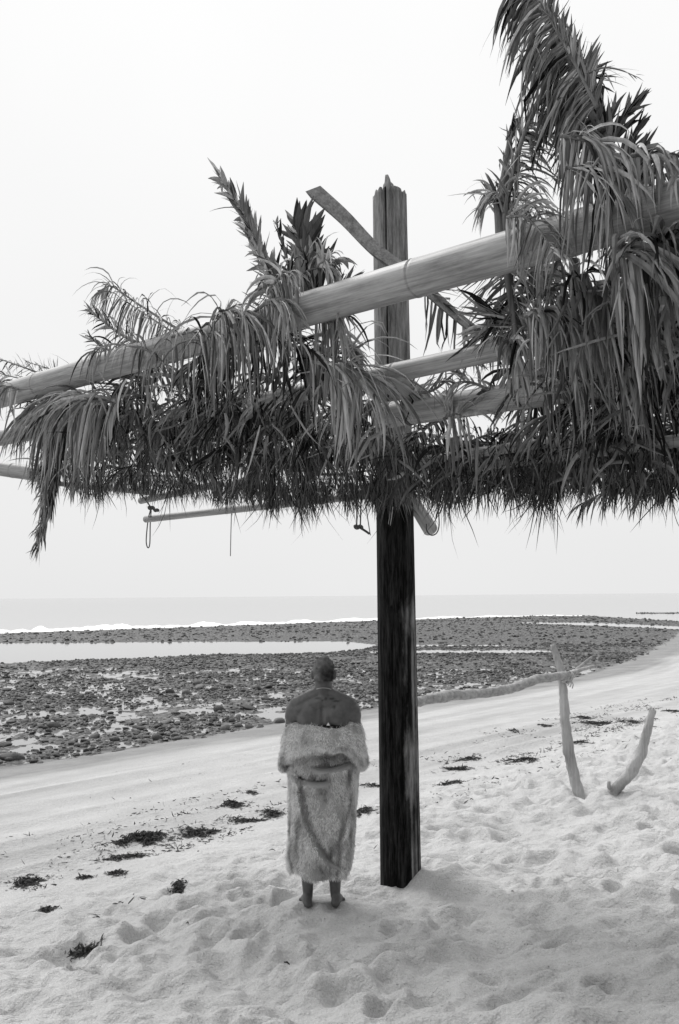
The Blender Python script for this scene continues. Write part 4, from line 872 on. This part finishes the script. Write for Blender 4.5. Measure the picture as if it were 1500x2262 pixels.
# fur wrap
Zp = lambda py: (at(712, py, PER[1])[2] - PER[2])
prof = [(1640, 632, 800), (1665, 632, 798), (1690, 633, 796), (1710, 634, 794), (1760, 635, 791), (1810, 635, 788), (1850, 634, 784), (1890, 630, 781), (1915, 632, 778), (1926, 637, 772)]
pz = np.array([Zp(p[0]) for p in prof])[::-1]; pl = np.array([at(p[1], p[0], PER[1])[0] for p in prof])[::-1]; pr = np.array([at(p[2], p[0], PER[1])[0] for p in prof])[::-1]
def cloak(th, z):
    """th: -pi/2 faces the camera; z above the feet."""
    l, r = np.interp(z, pz, pl) + .010, np.interp(z, pz, pr) - .010; a, c = (r - l) / 2, (l + r) / 2
    b_ = .165 + .02 * np.sin(z * 5); ct, st = np.cos(th), np.sin(th); e = .85
    x = c + a * np.sign(ct) * np.abs(ct) ** e; y = PER[1] + .02 + b_ * np.sign(st) * np.abs(st) ** e
    X = x - PER[0]; back = sstep(.15, -.3, st)
    # long diagonal fold: the left panel laps over the right
    zc_ = np.array([Zp(v) for v in (1905, 1890, 1850, 1800, 1750, 1700, 1650)]); xc_ = np.array([at(v, 1800, PER[1])[0] - PER[0] for v in (745, 722, 693, 670, 660, 655, 650)])
    d = X - np.interp(z, zc_, xc_); fade = sstep(Zp(1915), Zp(1880), z) * sstep(Zp(1690), Zp(1720), z)
    dy = -back * fade * (.055 * np.exp(-(np.minimum(d, 0) / .085) ** 2) * (d < 0) + np.where(d >= 0, .055 * np.exp(-(d / .008) ** 2) - .045 * np.exp(-((d - .03) / .030) ** 2), 0))
    zc2 = np.array([Zp(v) for v in (1860, 1830, 1780, 1740)]); xc2 = np.array([at(v, 1800, PER[1])[0] - PER[0] for v in (742, 757, 770, 776)])
    d2 = X - np.interp(z, zc2, xc2); f2 = sstep(Zp(1865), Zp(1830), z) * sstep(Zp(1730), Zp(1765), z)
    dy += -back * f2 * (.018 * np.exp(-((d2 - .02) / .02) ** 2) - .022 * np.exp(-(d2 / .015) ** 2))
    # sagging folds under the roll
    sag = lambda py, dip, w: z - (Zp(py) - dip * (1 - (X / .2) ** 2))
    for py, dip, w, am, win in ((1672, .045, .014, .050, sstep(-.09, .02, X) * sstep(.235, .17, X)), (1701, .05, .014, .045, sstep(-.21, -.15, X) * sstep(.09, .0, X))):
        e_ = sag(py, dip, w) + .12 * (X if py < 1690 else -X * .6) * 0.5; dy += back * win * (am * np.exp(-(e_ / w) ** 2) - am * .8 * np.exp(-((e_ + .035) / .025) ** 2))
    # vertical soft waves round the hem
    dy += back * .010 * np.sin(X * 38 + 2 * z) * sstep(.9, .3, z) ; rad = .010 * fbm(th * 2.0, z * 5, 17, 3)
    hem = sstep(.42, .22, z) * (.016 * np.sin(th * 2 + .6) + .010 * np.sin(th * 5 + 1))
    return np.stack([x + ct * rad, y + dy + st * rad, PER[2] + z + hem], -1)
def roll(th, ps):
    """collar roll round the upper arms: ps runs round its section, 0 = outwards."""
    ct, st = np.cos(th), np.sin(th); side = np.abs(ct) ** 3
    zt = Zp(1603) * (1 - side) + Zp(1584) * side + (.012 * np.sin(th * 3 + 1)); zb = Zp(1650) * (1 - side) + Zp(1697) * side + .015 * np.sin(th * 4) + .012 * np.sin(th * 7 + 2)
    xc = at(714, 1640, PER[1])[0]; R0 = .226; a = R0 + .0 * side; b_ = .165
    hz_, hr = (zt - zb) / 2, .040 + .014 * side
    u_ = np.cos(ps); v_ = np.sin(ps); bul = hr * np.sign(u_) * np.abs(u_) ** .7
    lean = -.035 * v_                                      # the top turned inwards
    zc = (zt + zb) / 2 + hz_ * np.sign(v_) * np.abs(v_) ** .75
    nz_ = .014 * fbm(th * 3.5, ps * 1.2, 23, 3)
    return np.stack([xc + (a + bul + lean + nz_) * ct, PER[1] + .015 + (b_ + bul + lean + nz_) * st, PER[2] + zc], -1)
def surf(fn, U0, U1, V0_, V1, nu, nv_):
    Ug, Vg = np.meshgrid(np.linspace(U0, U1, nu, endpoint=False), np.linspace(V0_, V1, nv_), indexing='ij'); P = fn(Ug, Vg).reshape(-1, 3)
    i, j = np.meshgrid(np.arange(nu), np.arange(nv_ - 1), indexing='ij'); i = i.ravel(); j = j.ravel(); k = (i + 1) % nu
    return P, np.stack([i * nv_ + j, k * nv_ + j, k * nv_ + j + 1, i * nv_ + j + 1], 1)
def strands(fn, U0, U1, V0_, V1, n, L, W, tonefn, lift=.45):
    u_ = rng.uniform(U0, U1, n); v_ = rng.uniform(V0_, V1, n); P = fn(u_, v_); e = 1e-3
    Nn = nrm(np.cross(fn(u_ + e, v_) - P, fn(u_, v_ + e) - P)); outw = P - np.array([PER[0] + .01, PER[1] + .02, 0]); outw[:, 2] = 0
    if fn is cloak: Nn = Nn * np.sign(np.sum(Nn * outw, 1))[:, None]
    clump = np.stack([fbm(u_ * 9, v_ * 40, 3), fbm(u_ * 9, v_ * 40, 13), fbm(u_ * 9, v_ * 40, 23)], 1)
    D = Nn * lift + np.array([0, 0, -.75]) + clump * 1.6 + rng.normal(size=(n, 3)) * .22
    V, Fq, per = ribbons(P - Nn * .004, D, L * rng.uniform(.5, 1.15, n), W * rng.uniform(.6, 1.2, n), np.full(n, .7), 3, .6, .3)
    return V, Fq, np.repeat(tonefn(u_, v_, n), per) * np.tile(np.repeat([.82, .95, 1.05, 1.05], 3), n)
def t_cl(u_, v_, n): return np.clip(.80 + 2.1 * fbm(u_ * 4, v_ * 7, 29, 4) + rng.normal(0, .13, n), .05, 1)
def t_ro(u_, v_, n): return np.clip(1.0 + 1.9 * fbm(u_ * 5, v_ * 1.6, 39, 4) - .25 * sstep(-.3, -1.0, np.sin(v_)) + rng.normal(0, .13, n), .05, 1)  # underside of the roll darkened, shade put into the fur tone
zlo, zhi = Zp(1926), Zp(1640)
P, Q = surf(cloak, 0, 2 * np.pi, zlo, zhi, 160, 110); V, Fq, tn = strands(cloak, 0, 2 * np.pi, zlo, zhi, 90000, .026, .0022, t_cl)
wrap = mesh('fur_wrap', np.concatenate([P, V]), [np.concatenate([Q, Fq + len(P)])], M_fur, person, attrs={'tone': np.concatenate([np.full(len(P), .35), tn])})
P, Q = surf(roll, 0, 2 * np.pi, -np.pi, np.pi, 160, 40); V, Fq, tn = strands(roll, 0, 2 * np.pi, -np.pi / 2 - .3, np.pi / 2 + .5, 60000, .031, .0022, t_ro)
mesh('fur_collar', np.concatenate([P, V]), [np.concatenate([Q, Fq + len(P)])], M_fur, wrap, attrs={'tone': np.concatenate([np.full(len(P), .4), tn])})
# dark lining and white tag showing between the back and the fur
ths = np.linspace(-np.pi / 2 - .5, -np.pi / 2 + .75, 30); top_ = []; bot_ = []
for t in ths:
    q = (t + np.pi / 2); h = Zp(1599) + .010 * math.cos(q * 3); x_ = at(722, 1600, PER[1])[0] + .19 * math.cos(t); y_ = PER[1] + .012 + .135 * math.sin(t)
    top_.append([x_, y_, PER[2] + h]); bot_.append([x_, y_ - .006, PER[2] + h - .06])
n = 30; ii = np.arange(n - 1); mesh('lining', np.array(bot_ + top_), np.stack([ii, ii + 1, n + ii + 1, n + ii], 1), M_dark, wrap)
c = at(725, 1600, PER[1] - .132); V = np.array([c + [-.012, 0, -.008], c + [.012, 0, -.008], c + [.001, .004, .012], c + [-.012, .003, -.008], c + [.012, .003, -.008], c + [.001, .007, .012]])
mesh('white_tag', V, [np.array([[0, 1, 2], [5, 4, 3]]), np.array([[0, 3, 4, 1], [1, 4, 5, 2], [2, 5, 3, 0]])], M_white, wrap, smooth=False)

# ------------------------------------------------------------------ unseen second shelter behind the camera, added to shade the nearest sand
shade_shelter = empty('palm_shelter', (0, -1.5, 0.7)); tag(shade_shelter, 'unseen thatched roof on posts, added behind the viewpoint to shade the nearest sand', 'shelter')
xs, ys = np.meshgrid(np.linspace(-6.0, 6.0, 61), np.linspace(-5.5, 2.15, 40)); jag = .12 * rng.random(xs.shape[1]); ys[-1] -= jag
zt = 3.62 + .10 * (2.15 - ys) + .10 * fbm(xs * 1.3, ys * 1.3, 5); top = np.stack([xs, ys, zt + .22], -1).reshape(-1, 3); bot = np.stack([xs, ys, zt], -1).reshape(-1, 3)
nx, ny = xs.shape[1], xs.shape[0]; i, j = np.meshgrid(np.arange(ny - 1), np.arange(nx - 1), indexing='ij'); i = i.ravel(); j = j.ravel()
q = np.stack([i * nx + j, i * nx + j + 1, (i + 1) * nx + j + 1, (i + 1) * nx + j], 1); m_ = nx * ny
ring = np.concatenate([np.arange(nx), np.arange(1, ny) * nx + nx - 1, (ny - 1) * nx + np.arange(nx - 2, -1, -1), np.arange(ny - 2, 0, -1) * nx]); nxt = np.roll(ring, -1)
mesh('shade_roof', np.concatenate([top, bot]), [np.concatenate([q, q[:, ::-1] + m_, np.stack([ring, ring + m_, nxt + m_, nxt], 1)])], M_leaf, shade_shelter, attrs={'tone': np.concatenate([np.full(m_, .4), np.full(m_, .15)])})  # light-blocking slab, out of view
for px_, py_ in ((-5.3, .6), (5.3, .6), (-5.3, -4.6), (5.3, -4.6)):
    zg = float(height(px_, py_)); V, Fs = tube_arrays(np.array([[px_, py_, zg - .3], [px_, py_, 3.7]]), .11, 16); mesh('post', V, Fs, M_drift, shade_shelter)  # posts under the added shade roof
